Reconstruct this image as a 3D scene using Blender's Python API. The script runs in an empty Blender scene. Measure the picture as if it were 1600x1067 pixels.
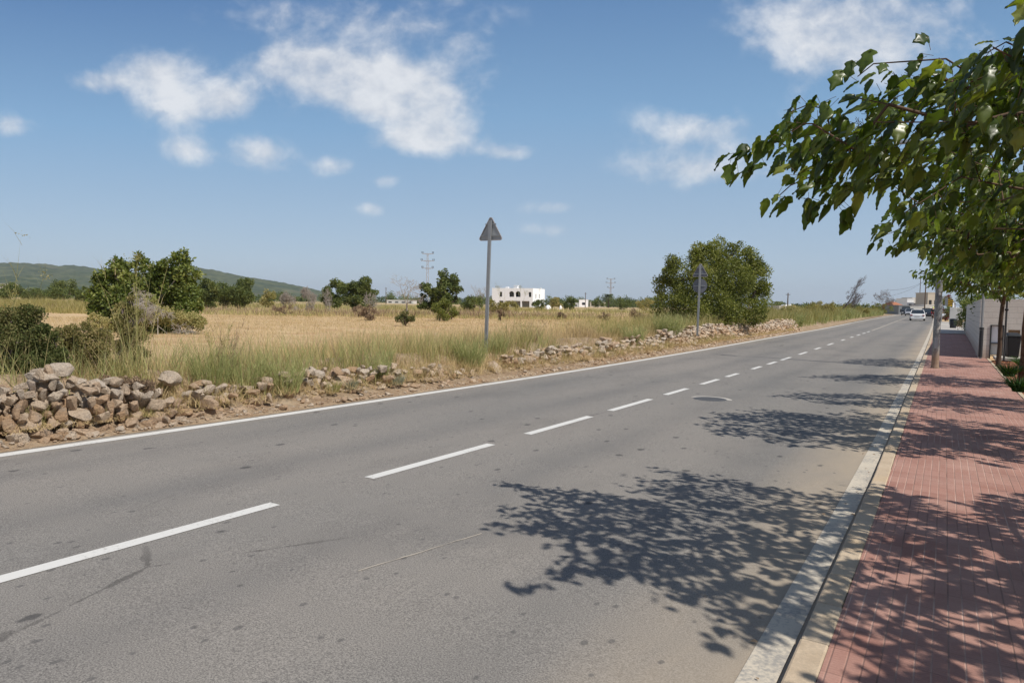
import bpy, math, random
import numpy as np
from math import radians as rad, sin, cos, pi
from mathutils import Vector, Matrix
rng = np.random.default_rng(11); random.seed(5)
SC = bpy.context.scene; COL = SC.collection

# ------------------------------------------------------------------ camera
FPX = 1067.0; CAMH = 1.6
PSI = rad(32.32); PITCH = math.atan((533.5-474)/FPX); ROLL = rad(1.0)
_F = np.array([-sin(PSI)*cos(PITCH), cos(PSI)*cos(PITCH), -sin(PITCH)])
_R0 = np.array([cos(PSI), sin(PSI), 0.0]); _U0 = np.cross(_R0, _F)
_R = cos(ROLL)*_R0 + sin(ROLL)*_U0; _U = -sin(ROLL)*_R0 + cos(ROLL)*_U0
cd = bpy.data.cameras.new('camera'); cam = bpy.data.objects.new('camera', cd); COL.objects.link(cam)
cam.matrix_world = Matrix(((_R[0], _U[0], -_F[0], 0), (_R[1], _U[1], -_F[1], 0), (_R[2], _U[2], -_F[2], CAMH), (0, 0, 0, 1)))
cd.sensor_width = 36; cd.lens = FPX/1600*36; cd.clip_start = 0.05; cd.clip_end = 20000
SC.camera = cam

# ------------------------------------------------------------------ sun, sky
SUN_EL = rad(51); SUNV = np.array([sin(rad(102))*cos(SUN_EL), cos(rad(102))*cos(SUN_EL), sin(SUN_EL)]); SUNV /= np.linalg.norm(SUNV)
sd = bpy.data.lights.new('sun', 'SUN'); sd.energy = 4.5; sd.angle = rad(0.53); sd.color = (1.0, 0.945, 0.87)
sun = bpy.data.objects.new('sun', sd); COL.objects.link(sun)
sun.rotation_euler = Vector(-SUNV).to_track_quat('-Z', 'Y').to_euler()
SC.view_settings.view_transform = 'Standard'; SC.view_settings.look = 'None'; SC.view_settings.gamma = 1.0
SC.view_settings.exposure = 0.0
SC.cycles.volume_bounces = 0; SC.cycles.transparent_max_bounces = 12; SC.cycles.max_bounces = 6

W = bpy.data.worlds.new('World'); SC.world = W; W.use_nodes = True
nt = W.node_tree; nt.nodes.clear(); N = nt.nodes; L = nt.links
def wn(t, **k):
    n = N.new(t)
    for a, b in k.items(): setattr(n, a, b)
    return n
def wmath(op, a, b=None, c=None):
    n = wn('ShaderNodeMath', operation=op)
    for i, v in enumerate((a, b, c)):
        if v is None: continue
        if isinstance(v, (int, float)): n.inputs[i].default_value = v
        else: L.new(v, n.inputs[i])
    return n.outputs[0]
def wdot(vec, v):
    n = wn('ShaderNodeVectorMath', operation='DOT_PRODUCT'); L.new(vec, n.inputs[0]); n.inputs[1].default_value = v
    return n.outputs['Value']
sky = wn('ShaderNodeTexSky', sky_type='NISHITA', sun_disc=False, sun_elevation=SUN_EL,
         sun_rotation=math.atan2(SUNV[0], SUNV[1]), altitude=0, air_density=1.0, dust_density=0.6, ozone_density=2.2)
tc = wn('ShaderNodeTexCoord'); dirv = tc.outputs['Generated']
fw = wmath('MAXIMUM', wdot(dirv, (-sin(PSI), cos(PSI), 0)), 0.02)
cu = wmath('DIVIDE', wdot(dirv, (cos(PSI), sin(PSI), 0)), fw)      # tangents of azimuth from the field's direction
cv = wmath('DIVIDE', wdot(dirv, (0, 0, 1)), fw)
comb = wn('ShaderNodeCombineXYZ'); L.new(cu, comb.inputs[0]); L.new(wmath('MULTIPLY', cv, 1.25), comb.inputs[1])
def wnoise(scale, detail, rough, src):
    n = wn('ShaderNodeTexNoise'); n.inputs['Scale'].default_value = scale; n.inputs['Detail'].default_value = detail
    n.inputs['Roughness'].default_value = rough; n.inputs['Distortion'].default_value = 0.25; L.new(src, n.inputs['Vector']); return n
n1 = wnoise(9, 9, 0.56, comb.outputs[0]); n2 = wnoise(2.6, 4, 0.5, comb.outputs[0])
CLOUDS = [  # azimuth tangent, elevation tangent, half sizes, strength: from x, y seen towards the field
 (660, 38, 135, 50, .72), (545, 120, 140, 34, 1.0), (590, 150, 110, 30, .6), (645, 170, 100, 48, .95), (690, 215, 55, 26, .7), (460, 95, 80, 30, .8), (238, 110, 60, 36, 1.0), (285, 172, 75, 32, .85),
 (362, 155, 42, 28, .8), (150, 130, 44, 20, .9), (420, 28, 120, 36, .62), (285, 235, 50, 22, .85), (408, 240, 48, 28, 1.0),
 (525, 260, 40, 16, .75), (790, 240, 48, 16, .8), (1090, 200, 95, 32, .92), (1080, 262, 105, 28, .95), (1330, 50, 150, 78, 1.35),
 (8, 195, 45, 22, .85), (865, 325, 55, 13, .75), (862, 360, 52, 12, .7), (598, 283, 28, 13, .75), (582, 327, 24, 11, .7), (640, 222, 60, 20, .55),
 (1900, 120, 220, 70, .9), (-200, 250, 120, 25, .6), (1560, 110, 90, 26, .5)]
acc = None
for (x, y, rx, ry, s) in CLOUDS:
    # direction of that cloud in world terms
    d = _R*((x-800)/FPX) + _U*((533.5-y)/FPX) + _F
    f_ = -d[0]*sin(PSI) + d[1]*cos(PSI); u0 = (d[0]*cos(PSI) + d[1]*sin(PSI))/f_; v0 = d[2]/f_
    a = wmath('MULTIPLY', wmath('SUBTRACT', cu, float(u0)), FPX/rx); b = wmath('MULTIPLY', wmath('SUBTRACT', cv, float(v0)), FPX/ry)
    r2 = wmath('ADD', wmath('MULTIPLY', a, a), wmath('MULTIPLY', b, b))
    m = wmath('MULTIPLY', wmath('EXPONENT', wmath('MULTIPLY', r2, -0.9)), s)
    acc = m if acc is None else wmath('MAXIMUM', acc, m) if False else wmath('ADD', acc, m)
acc = wmath('MINIMUM', acc, 1.15)
n4 = wnoise(30, 6, 0.6, comb.outputs[0]); dens = wmath('ADD', acc, wmath('MULTIPLY', wmath('SUBTRACT', n1.outputs[0], 0.5), 2.3)); dens = wmath('ADD', dens, wmath('MULTIPLY', wmath('SUBTRACT', n4.outputs[0], 0.5), 0.6))
dens = wmath('ADD', dens, wmath('MULTIPLY', wmath('SUBTRACT', n2.outputs[0], 0.5), 0.5))
mr = wn('ShaderNodeMapRange', interpolation_type='SMOOTHSTEP'); L.new(dens, mr.inputs[0])
mr.inputs[1].default_value = 0.24; mr.inputs[2].default_value = 1.35; mr.inputs[3].default_value = 0; mr.inputs[4].default_value = 0.84
gate = wn('ShaderNodeMapRange', interpolation_type='SMOOTHSTEP'); L.new(acc, gate.inputs[0]); gate.inputs[1].default_value = 0.03; gate.inputs[2].default_value = 0.4
fac = wmath('MULTIPLY', mr.outputs[0], gate.outputs[0])
sz = wn('ShaderNodeSeparateXYZ'); L.new(dirv, sz.inputs[0])
grad = wn('ShaderNodeValToRGB'); L.new(wmath('MULTIPLY', sz.outputs[2], wmath('ADD', 1.0, wmath('MULTIPLY', wmath('MAXIMUM', wmath('MULTIPLY', wmath('MAXIMUM', cu, -1.5), -1.0), 0.0), 0.42))), grad.inputs[0]); ge = grad.color_ramp.elements
while len(ge) < 7: ge.new(.5)
for e_, (p_, c_) in zip(ge, [(0, (.44, .545, .69)), (.06, (.43, .555, .715)), (.16, (.33, .485, .68)), (.26, (.235, .425, .665)), (.46, (.085, .205, .45)), (.62, (.06, .12, .28)), (1, (.05, .09, .21))]): e_.position = p_; e_.color = (*c_, 1)
g10 = wn('ShaderNodeMix', data_type='RGBA', blend_type='MULTIPLY'); g10.inputs[0].default_value = 1; L.new(grad.outputs[0], g10.inputs[6]); g10.inputs[7].default_value = (10, 10, 10, 1)
air = wn('ShaderNodeMix', data_type='RGBA'); air.inputs[0].default_value = .78; L.new(sky.outputs[0], air.inputs[6]); L.new(g10.outputs[2], air.inputs[7])
# unseen cloud added outside the field's view to raise and whiten the fill light
n3 = wnoise(2.2, 7, 0.6, dirv); side = wmath('SUBTRACT', 1.0, wn('ShaderNodeMapRange').outputs[0]); mside = side.node.inputs[1].links[0].from_node
dF = wdot(dirv, tuple(float(v) for v in _F)); L.new(dF, mside.inputs[0]); mside.inputs[1].default_value = .45; mside.inputs[2].default_value = .72
m3 = wn('ShaderNodeMapRange', interpolation_type='SMOOTHSTEP'); L.new(n3.outputs[0], m3.inputs[0]); m3.inputs[1].default_value = .40; m3.inputs[2].default_value = .62; m3.inputs[4].default_value = .30
fac = wmath('MAXIMUM', fac, wmath('MULTIPLY', m3.outputs[0], side))
mixc = wn('ShaderNodeMix', data_type='RGBA'); L.new(fac, mixc.inputs[0]); L.new(air.outputs[2], mixc.inputs[6])
cshade = wn('ShaderNodeMix', data_type='RGBA'); cshade.inputs[6].default_value = (6.3, 6.6, 7.2, 1); cshade.inputs[7].default_value = (8.6, 8.7, 8.9, 1)
cs_ = wn('ShaderNodeMapRange'); L.new(wmath('ADD', wmath('MULTIPLY', n1.outputs[0], .6), wmath('MULTIPLY', n4.outputs[0], .4)), cs_.inputs[0]); cs_.inputs[1].default_value = .40; cs_.inputs[2].default_value = .60
L.new(cs_.outputs[0], cshade.inputs[0]); L.new(cshade.outputs[2], mixc.inputs[7])
hs = wn('ShaderNodeHueSaturation'); hs.inputs['Saturation'].default_value = 1.0; L.new(mixc.outputs[2], hs.inputs['Color'])
bg = wn('ShaderNodeBackground'); bg.inputs[1].default_value = 0.1; L.new(hs.outputs[0], bg.inputs[0])
wo = wn('ShaderNodeOutputWorld'); L.new(bg.outputs[0], wo.inputs[0])

# ------------------------------------------------------------------ ground shape and pixel helpers
_K = np.array([0, 8, 16, 26, 40, 60, 90, 130, 200, 300, 420.])
_ZK = np.array([0, -.08, -.13, -.13, -.07, -.01, .20, .36, .42, .45, .40])
_XK = np.array([0, 0, -.05, -.08, -.13, -.24, -.46, -.95, -2.6, -7.5, -17.])
def _herm(k, s):
    s = np.asarray(s, float); m = np.gradient(k, _K); sc = np.clip(s, 0, 420)
    i = np.clip(np.searchsorted(_K, sc)-1, 0, len(_K)-2); h = _K[i+1]-_K[i]; t = (sc-_K[i])/h
    return (2*t**3-3*t**2+1)*k[i]+(t**3-2*t**2+t)*h*m[i]+(-2*t**3+3*t**2)*k[i+1]+(t**3-t**2)*h*m[i+1]
def zr(y): return _herm(_ZK, y)
def xc(y): return _herm(_XK, y)
def vnoise(x, y, s, seed=0):
    x = np.asarray(x, float)/s; y = np.asarray(y, float)/s
    xi = np.floor(x); yi = np.floor(y); fx = x-xi; fy = y-yi; fx = fx*fx*(3-2*fx); fy = fy*fy*(3-2*fy)
    def h(a, b):
        v = np.sin(a*127.1+b*311.7+seed*74.7)*43758.5453; return v-np.floor(v)
    return (h(xi, yi)*(1-fx)+h(xi+1, yi)*fx)*(1-fy)+(h(xi, yi+1)*(1-fx)+h(xi+1, yi+1)*fx)*fy
def sstep(a, b, x):
    t = np.clip((np.asarray(x, float)-a)/(b-a), 0, 1); return t*t*(3-2*t)
def gz(x, y):
    """height of the open ground"""
    u = np.asarray(x, float)-xc(y); base = zr(y)
    near = sstep(-8.3, -9.7, u)*(0.30+0.05*vnoise(x, y, 3, 2)) + sstep(-8.2, -8.6, u)*0.03
    rough = sstep(-9.0, -10.0, u)*0.05*(vnoise(x, y, .8, 5)-.5)
    far = sstep(60, 140, np.hypot(x, y))
    return (base+near+rough)*(1-far)+far*(0.28+0.25*vnoise(x, y, 60, 7))
def proj(P):
    d = np.asarray(P, float)-np.array([0, 0, CAMH]); z = d@_F
    return 800+FPX*(d@_R)/z, 533.5-FPX*(d@_U)/z, z
def ray(px, py): return _R*((px-800)/FPX)+_U*((533.5-py)/FPX)+_F
def G(px, py, z=0.0):
    d = ray(px, py); t = (z-CAMH)/d[2]; return np.array([0, 0, CAMH])+d*t
def GD(px, depth, z=None):
    """ground point under image column px at a depth along the view"""
    d = ray(px, 474+.0175*(px-800)); p = np.array([0, 0, CAMH])+d*depth
    p[2] = gz(p[0], p[1]) if z is None else z; return p
def alongY(px, X, z=0.0):
    lo, hi = 0.5, 400.
    for _ in range(50):
        m = (lo+hi)/2; u = proj((X+float(xc(m)), m, z+float(zr(m))))[0]
        if u < px or proj((X, m, z))[2] < .1: lo = m
        else: hi = m
    return m

# ------------------------------------------------------------------ object helpers
def tag(o, label=None, cat=None, group=None, kind=None):
    if label: o['label'] = label
    if cat: o['category'] = cat
    if group: o['group'] = group
    if kind: o['kind'] = kind
    return o
def link(name, me, mat=None, parent=None, smooth=False):
    o = bpy.data.objects.new(name, me); COL.objects.link(o)
    if mat: me.materials.append(mat)
    if parent: o.parent = parent
    if smooth: me.polygons.foreach_set('use_smooth', np.ones(len(me.polygons), bool))
    return o
def empty(name, loc, label=None, cat=None, group=None, rz=0):
    o = bpy.data.objects.new(name, None); COL.objects.link(o); o.location = loc; o.rotation_euler = (0, 0, rz); o.empty_display_size = .2
    return tag(o, label, cat, group)
def npmesh(name, V, F, tint=None, uv=None):
    """V (n,3); F (m,3|4) array"""
    V = np.asarray(V, np.float32); F = np.asarray(F, np.int32); me = bpy.data.meshes.new(name)
    me.vertices.add(len(V)); me.vertices.foreach_set('co', V.ravel())
    m, k = F.shape; me.loops.add(m*k); me.loops.foreach_set('vertex_index', F.ravel())
    me.polygons.add(m); me.polygons.foreach_set('loop_start', np.arange(0, m*k, k, dtype=np.int32))
    me.update(calc_edges=True)
    if tint is not None:
        a = me.attributes.new('tint', 'FLOAT', 'POINT'); a.data.foreach_set('value', np.asarray(tint, np.float32))
    return me
class MB:
    def __init__(s): s.v = []; s.f = []; s.t = []; s.tint = 0.5
    def add(s, vs, fs):
        n = len(s.v); s.v += [tuple(map(float, v)) for v in vs]; s.f += [tuple(i+n for i in f) for f in fs]; s.t += [s.tint]*len(vs); return s
    def box(s, c, d, rz=0, taper=1.0):
        x, y, z = d[0]/2, d[1]/2, d[2]/2; vs = []
        for k, t in ((-z, 1), (z, taper)):
            for a, b in ((-x, -y), (x, -y), (x, y), (-x, y)):
                a *= t; b *= t; vs.append((c[0]+a*cos(rz)-b*sin(rz), c[1]+a*sin(rz)+b*cos(rz), c[2]+k))
        return s.add(vs, [(3, 2, 1, 0), (4, 5, 6, 7), (0, 1, 5, 4), (1, 2, 6, 5), (2, 3, 7, 6), (3, 0, 4, 7)])
    def tube(s, pts, rs, n=8, cap=True):
        pts = [Vector(p) for p in pts]; rs = [rs]*len(pts) if isinstance(rs, (int, float)) else rs; vs = []; fs = []
        up = None
        for i, p in enumerate(pts):
            t = (pts[min(i+1, len(pts)-1)]-pts[max(i-1, 0)]).normalized()
            if up is None: up = t.orthogonal().normalized()
            else: up = (up-t*up.dot(t)).normalized()
            b = t.cross(up)
            for k in range(n):
                a = 2*pi*k/n; vs.append(p+(up*cos(a)+b*sin(a))*rs[i])
        for i in range(len(pts)-1):
            for k in range(n):
                a = i*n+k; b_ = i*n+(k+1) % n; fs.append((a, b_, b_+n, a+n))
        if cap: fs.append(tuple(reversed(range(n)))); fs.append(tuple(range((len(pts)-1)*n, len(pts)*n)))
        return s.add(vs, fs)
    def prism(s, poly, h0, h1, M=None):
        n = len(poly); vs = [(a, b, h0) for a, b in poly]+[(a, b, h1) for a, b in poly]
        if M is not None: vs = [M@Vector(v) for v in vs]
        return s.add(vs, [tuple(reversed(range(n))), tuple(range(n, 2*n))]+[(i, (i+1) % n, (i+1) % n+n, i+n) for i in range(n)])
    def build(s, name, mat, parent=None, smooth=False, bevel=0):
        me = bpy.data.meshes.new(name); me.from_pydata(s.v, [], s.f); me.update()
        a = me.attributes.new('tint', 'FLOAT', 'POINT'); a.data.foreach_set('value', np.asarray(s.t, np.float32))
        o = link(name, me, mat, parent)
        if bevel:
            b = o.modifiers.new('bevel', 'BEVEL'); b.width = bevel; b.segments = 2; b.limit_method = 'ANGLE'; b.angle_limit = rad(40)
        if smooth:
            me.polygons.foreach_set('use_smooth', np.ones(len(me.polygons), bool))
            me.set_sharp_from_angle(angle=rad(38))
        return o
RXF = lambda m: m

# ------------------------------------------------------------------ materials
class Mat:
    def __init__(s, name, rough=.8, spec=.3, metal=0):
        s.m = bpy.data.materials.new(name); s.m.use_nodes = True; s.nt = s.m.node_tree; s.b = s.nt.nodes['Principled BSDF']
        s.b.inputs['Roughness'].default_value = rough; s.b.inputs['Specular IOR Level'].default_value = spec; s.b.inputs['Metallic'].default_value = metal
        s.tc = None
    def n(s, t, **k):
        n = s.nt.nodes.new(t)
        for a, b in k.items(): setattr(n, a, b)
        return n
    def l(s, a, b): s.nt.links.new(a, b)
    def co(s, scale=(1, 1, 1), world=True):
        g = s.n('ShaderNodeNewGeometry') if world else s.n('ShaderNodeTexCoord')
        mp = s.n('ShaderNodeMapping'); mp.inputs['Scale'].default_value = scale
        s.l(g.outputs['Position'] if world else g.outputs['Object'], mp.inputs[0]); return mp.outputs[0]
    def noise(s, scale, detail=4, rough=.55, vec=None, dist=0):
        n = s.n('ShaderNodeTexNoise'); n.inputs['Scale'].default_value = scale; n.inputs['Detail'].default_value = detail
        n.inputs['Roughness'].default_value = rough; n.inputs['Distortion'].default_value = dist
        s.l(vec if vec is not None else s.co(), n.inputs['Vector']); return n.outputs[0]
    def vor(s, scale, vec=None, feature='F1', out='Distance', rnd=1):
        n = s.n('ShaderNodeTexVoronoi', feature=feature); n.inputs['Scale'].default_value = scale; n.inputs['Randomness'].default_value = rnd
        s.l(vec if vec is not None else s.co(), n.inputs['Vector']); return n.outputs[out]
    def ramp(s, src, stops, interp='LINEAR'):
        r = s.n('ShaderNodeValToRGB'); s.l(src, r.inputs[0]); e = r.color_ramp.elements; r.color_ramp.interpolation = interp
        while len(e) < len(stops): e.new(.5)
        for i, (p, c) in enumerate(stops): e[i].position = p; e[i].color = (*c, 1) if len(c) == 3 else c
        return r.outputs[0]
    def mapr(s, src, a, b, c=0., d=1.):
        m = s.n('ShaderNodeMapRange'); s.l(src, m.inputs[0])
        for i, v in enumerate((a, b, c, d)): m.inputs[i+1].default_value = v
        return m.outputs[0]
    def mix(s, fac, a, b, mode='MIX'):
        m = s.n('ShaderNodeMix', data_type='RGBA', blend_type=mode)
        for i, v in ((0, fac), (6, a), (7, b)):
            if isinstance(v, (int, float)): m.inputs[i].default_value = v
            elif isinstance(v, tuple): m.inputs[i].default_value = (*v, 1)
            else: s.l(v, m.inputs[i])
        return m.outputs[2]
    def math(s, op, a, b=0.):
        m = s.n('ShaderNodeMath', operation=op)
        for i, v in enumerate((a, b)):
            if isinstance(v, (int, float)): m.inputs[i].default_value = v
            else: s.l(v, m.inputs[i])
        return m.outputs[0]
    def attr(s, name='tint'):
        a = s.n('ShaderNodeAttribute'); a.attribute_name = name; return a.outputs['Fac']
    def sep(s, vec):
        n = s.n('ShaderNodeSeparateXYZ'); s.l(vec, n.inputs[0]); return n.outputs
    def col(s, c):
        if isinstance(c, tuple): s.b.inputs['Base Color'].default_value = (*c, 1)
        else: s.l(c, s.b.inputs['Base Color'])
        return s
    def bump(s, h, strength=.5, dist=.01):
        b = s.n('ShaderNodeBump'); b.inputs['Strength'].default_value = strength; b.inputs['Distance'].default_value = dist
        s.l(h, b.inputs['Height']); s.l(b.outputs[0], s.b.inputs['Normal']); return s
def simple(name, c, rough=.6, spec=.3, metal=0, var=.12, sc=6, bump=0):
    m = Mat(name, rough, spec, metal); nz = m.noise(sc, 5, .6)
    m.col(m.mix(nz, tuple(x*(1-var) for x in c), tuple(min(1, x*(1+var)) for x in c)))
    if bump: m.bump(nz, bump, .01)
    return m.m
def leafmat(name, cols, rough=.55, spec=.35, trans=.3, tcol=None):
    m = Mat(name, rough, spec); c = m.ramp(m.attr(), [(i/(len(cols)-1), k) for i, k in enumerate(cols)])
    m.col(c); tr = m.n('ShaderNodeBsdfTranslucent')
    m.l(m.mix(1.0, c, tcol or (1.5, 1.7, .7), 'MULTIPLY'), tr.inputs[0])
    mx = m.n('ShaderNodeMixShader'); mx.inputs[0].default_value = trans
    out = m.nt.nodes['Material Output']; m.l(m.b.outputs[0], mx.inputs[1]); m.l(tr.outputs[0], mx.inputs[2]); m.l(mx.outputs[0], out.inputs[0])
    return m.m
M = {}
M['mulberry'] = leafmat('mulberry_leaf', [(.045, .075, .014), (.105, .152, .024), (.25, .28, .065)], .34, .6, .42, (1.8, 1.9, .6))
M['olive_leaf'] = leafmat('dense_bush_leaf', [(.075, .090, .018), (.165, .18, .036), (.32, .31, .085)], .6, .3, .25)
M['fig_leaf'] = leafmat('broad_bush_leaf', [(.060, .085, .018), (.145, .18, .036), (.30, .30, .085)], .55, .35, .25)
M['far_leaf'] = leafmat('far_tree_leaf', [(.060, .085, .026), (.12, .145, .042), (.21, .22, .07)], .7, .2, .2)
M['yellow_leaf'] = leafmat('yellow_green_weed', [(.19, .17, .06), (.33, .28, .11), (.46, .37, .19)], .7, .2, .3)
M['juniper'] = leafmat('dark_shrub_leaf', [(.040, .060, .018), (.11, .125, .038), (.24, .20, .09)], .7, .2, .15)
M['olive_brown'] = leafmat('olive_brown_shrub', [(.09, .09, .03), (.21, .19, .065), (.38, .29, .14)], .75, .2, .2)
M['brown_twig'] = leafmat('dry_brown_shrub', [(.13, .09, .06), (.26, .18, .12), (.42, .31, .20)], .85, .1, .1, (1, 1, 1))
M['straw'] = leafmat('straw_grass', [(.36, .26, .12), (.58, .44, .22), (.72, .57, .33)], .75, .2, .3, (1, 1, 1))
M['weed'] = leafmat('green_weed', [(.24, .25, .08), (.44, .39, .16), (.64, .50, .26)], .75, .2, .3, (1, 1.1, .8))
M['fennel'] = leafmat('feathery_weed', [(.22, .25, .09), (.38, .40, .16), (.54, .49, .24)], .7, .2, .3, (1, 1.1, .8))
M['silver'] = leafmat('silvery_tuft', [(.17, .19, .12), (.28, .29, .19), (.40, .38, .26)], .8, .2, .2, (1, 1, 1))
M['agapanthus'] = leafmat('strap_leaf', [(.02, .06, .012), (.05, .12, .02), (.09, .18, .035)], .45, .4, .25)
M['flower'] = leafmat('bougainvillea', [(.05, .08, .02), (.22, .03, .03), (.35, .05, .05)], .7, .2, .3, (1, .8, .8))
M['deadwood'] = simple('grey_dead_wood', (.38, .335, .29), .9, .1, var=.3, sc=8)
M['deadwood_dark'] = simple('dark_dead_wood', (.13, .10, .09), .9, .1, var=.3, sc=8)
M['bark'] = simple('brown_bark', (.10, .07, .05), .9, .1, var=.4, sc=25, bump=.6)
M['twig'] = simple('twig_bark', (.13, .085, .055), .8, .2, var=.3, sc=20)

m = Mat('asphalt', .88, .22); u = m.co()
fine = m.noise(120, 3, .8, u); mid = m.noise(6, 6, .6, u); big = m.noise(.35, 5, .6, m.co((1, .25, 1)))
c = m.mix(mid, (.178, .171, .158), (.222, .212, .194)); c = m.mix(m.mapr(big, .35, .65), c, (.240, .222, .198))
c = m.mix(m.mapr(fine, .36, .64, .0, 1.), m.mix(1.0, c, (.52, .52, .53), 'MULTIPLY'), m.mix(1.0, c, (1.5, 1.49, 1.47), 'MULTIPLY'))
sx = m.sep(u); rx = sx[0]
def band(m, x, c, w):  # 1 at c fading over w
    return m.mapr(m.math('ABSOLUTE', m.math('SUBTRACT', x, c)), 0, w, 1, 0)
trk = m.math('MAXIMUM', m.math('MAXIMUM', band(m, rx, -1.75, .5), band(m, rx, -3.35, .5)), m.math('MAXIMUM', band(m, rx, -5.5, .5), band(m, rx, -7.1, .45)))
c = m.mix(m.math('MULTIPLY', trk, m.mapr(m.noise(.5, 3, .5, u), .3, .7, .2, .8)), c, m.mix(1.0, c, (.74, .76, .79), 'MULTIPLY'))
dust = m.math('MULTIPLY', m.mapr(rx, -1.5, -.7), m.mapr(m.noise(1.2, 4, .6, m.co((1, .35, 1))), .3, .6, .35, .95))
c = m.mix(dust, c, (.41, .335, .245)); c = m.mix(m.math('MULTIPLY', m.mapr(rx, -7.75, -8.25), .8), c, (.33, .29, .24))
vv = m.vor(1.7, m.co((1.4, .9, 1))); wob = m.noise(9, 3, .6, u)
spot = m.mapr(m.math('ADD', vv, m.math('MULTIPLY', wob, .16)), .15, .185, 1, 0)
c = m.mix(m.math('MULTIPLY', spot, .75), c, (.065, .063, .062))
v2 = m.vor(5.5, m.co((1.2, .8, 1))); spot2 = m.mapr(m.math('ADD', v2, m.math('MULTIPLY', wob, .25)), .20, .25, 1, 0)
c = m.mix(m.math('MULTIPLY', spot2, .6), c, (.085, .082, .08))
v3 = m.vor(.5, m.co((1, .6, 1))); stain = m.mapr(m.math('ADD', v3, m.math('MULTIPLY', m.noise(2.5, 5, .6, u), .5)), .33, .5, 1, 0)
c = m.mix(m.math('MULTIPLY', stain, .3), c, (.12, .118, .115))
cr = m.vor(.33, m.co((1, .7, 1)), 'DISTANCE_TO_EDGE'); crk = m.math('MULTIPLY', m.mapr(m.math('ADD', cr, m.math('MULTIPLY', m.math('SUBTRACT', m.noise(3, 5, .7, u), .5), .05)), .0, .004, 1, 0), m.mapr(m.noise(.25, 2, .5, u), .56, .64))
c = m.mix(m.math('MULTIPLY', crk, .6), c, (.07, .065, .06))
c = m.mix(m.math('MULTIPLY', m.mapr(m.noise(.9, 6, .7, m.co((1, .45, 1))), .52, .66), .35), c, m.mix(1.0, c, (.70, .70, .71), 'MULTIPLY'))
m.col(c).bump(fine, .35, .004); M['asphalt'] = m.m
def paint(name, wear, c0):
    m = Mat(name, .75, .25); u = m.co(); w = m.noise(40, 6, .7, u); w2 = m.noise(2.5, 4, .6, u)
    k = m.mapr(m.math('ADD', m.math('MULTIPLY', w, .6), m.math('MULTIPLY', w2, .5)), wear, wear+.14, 0, .9)
    m.col(m.mix(k, m.mix(m.noise(150, 2, .6, u), tuple(.9*x for x in c0), tuple(1.05*x for x in c0)), (.30, .285, .26))).bump(w, .2, .003); return m.m
M['paint'] = paint('road_paint', .60, (.66, .65, .61)); M['paint_worn'] = paint('worn_road_paint', .53, (.58, .515, .41))

m = Mat('ground_earth', .95, .1); u = m.co(); X, Y_, Z_ = m.sep(u)
straw = m.noise(26, 6, .75, u); lum = m.noise(1.3, 6, .65, u); rows = m.noise(1.0, 4, .6, m.co((.35, 2.2, 1)))
c = m.mix(m.mapr(straw, .35, .65), (.38, .24, .13), (.66, .50, .28))
c = m.mix(m.mapr(rows, .35, .7, 0, .75), c, (.68, .51, .30)); c = m.mix(m.mapr(lum, .58, .75, 0, .7), c, (.46, .27, .15))
c = m.mix(m.mapr(m.noise(.28, 5, .6, m.co((1, 1.8, 1))), .5, .68, 0, .55), c, (.44, .25, .14)); wv = m.math('SINE', m.math('ADD', m.math('MULTIPLY', Y_, 9.0), m.math('MULTIPLY', m.noise(.4, 3, .5, u), 7))); c = m.mix(m.mapr(wv, .2, 1, 0, .3), c, m.mix(1.0, c, (.72, .66, .6), 'MULTIPLY'))
sp = m.mapr(m.vor(14, u), .05, .16, 1, 0); c = m.mix(m.math('MULTIPLY', sp, .5), c, (.13, .085, .05))
dist = m.n('ShaderNodeVectorMath', operation='LENGTH'); m.l(u, dist.inputs[0])
farf = m.mapr(dist.outputs['Value'], 62, 110); strips = m.noise(.035, 3, .5, m.co((.6, 1.4, 1)))
c = m.mix(m.math('MULTIPLY', farf, m.mapr(strips, .42, .55)), c, (.30, .25, .12))
c = m.mix(m.mapr(dist.outputs['Value'], 300, 900, 0, .85), c, (.10, .115, .05))
m.col(c).bump(m.math('ADD', straw, m.math('MULTIPLY', lum, 2)), .7, .04); M['earth'] = m.m

m = Mat('verge_soil', .95, .1); u = m.co(); a = m.noise(20, 7, .7, u); b = m.noise(2.2, 5, .6, u)
c = m.mix(m.mapr(a, .3, .7), (.20, .13, .08), (.42, .31, .20)); c = m.mix(m.mapr(b, .45, .7, 0, .6), c, (.50, .41, .29))
gv = m.vor(38, u); c = m.mix(m.mapr(gv, .1, .28, .8, 0), c, (.60, .53, .44)); c = m.mix(m.mapr(m.noise(60, 3, .6, u), .6, .7, 0, .6), c, (.12, .09, .06))
m.col(c).bump(m.math('ADD', a, m.mapr(gv, 0, .3, 1, 0)), .8, .03); M['soil'] = m.m
m = Mat('bed_bark_soil', .95, .1); u = m.co(); a = m.vor(28, m.co((1, .6, 1)), out='Color'); aa = m.sep(a)[0]
c = m.ramp(aa, [(0, (.07, .03, .018)), (.4, (.20, .075, .04)), (.75, (.34, .14, .07)), (1, (.45, .27, .17))])
m.col(c).bump(m.math('ADD', aa, m.noise(50, 4, .7, u)), .9, .03); M['mulch'] = m.m

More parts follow.
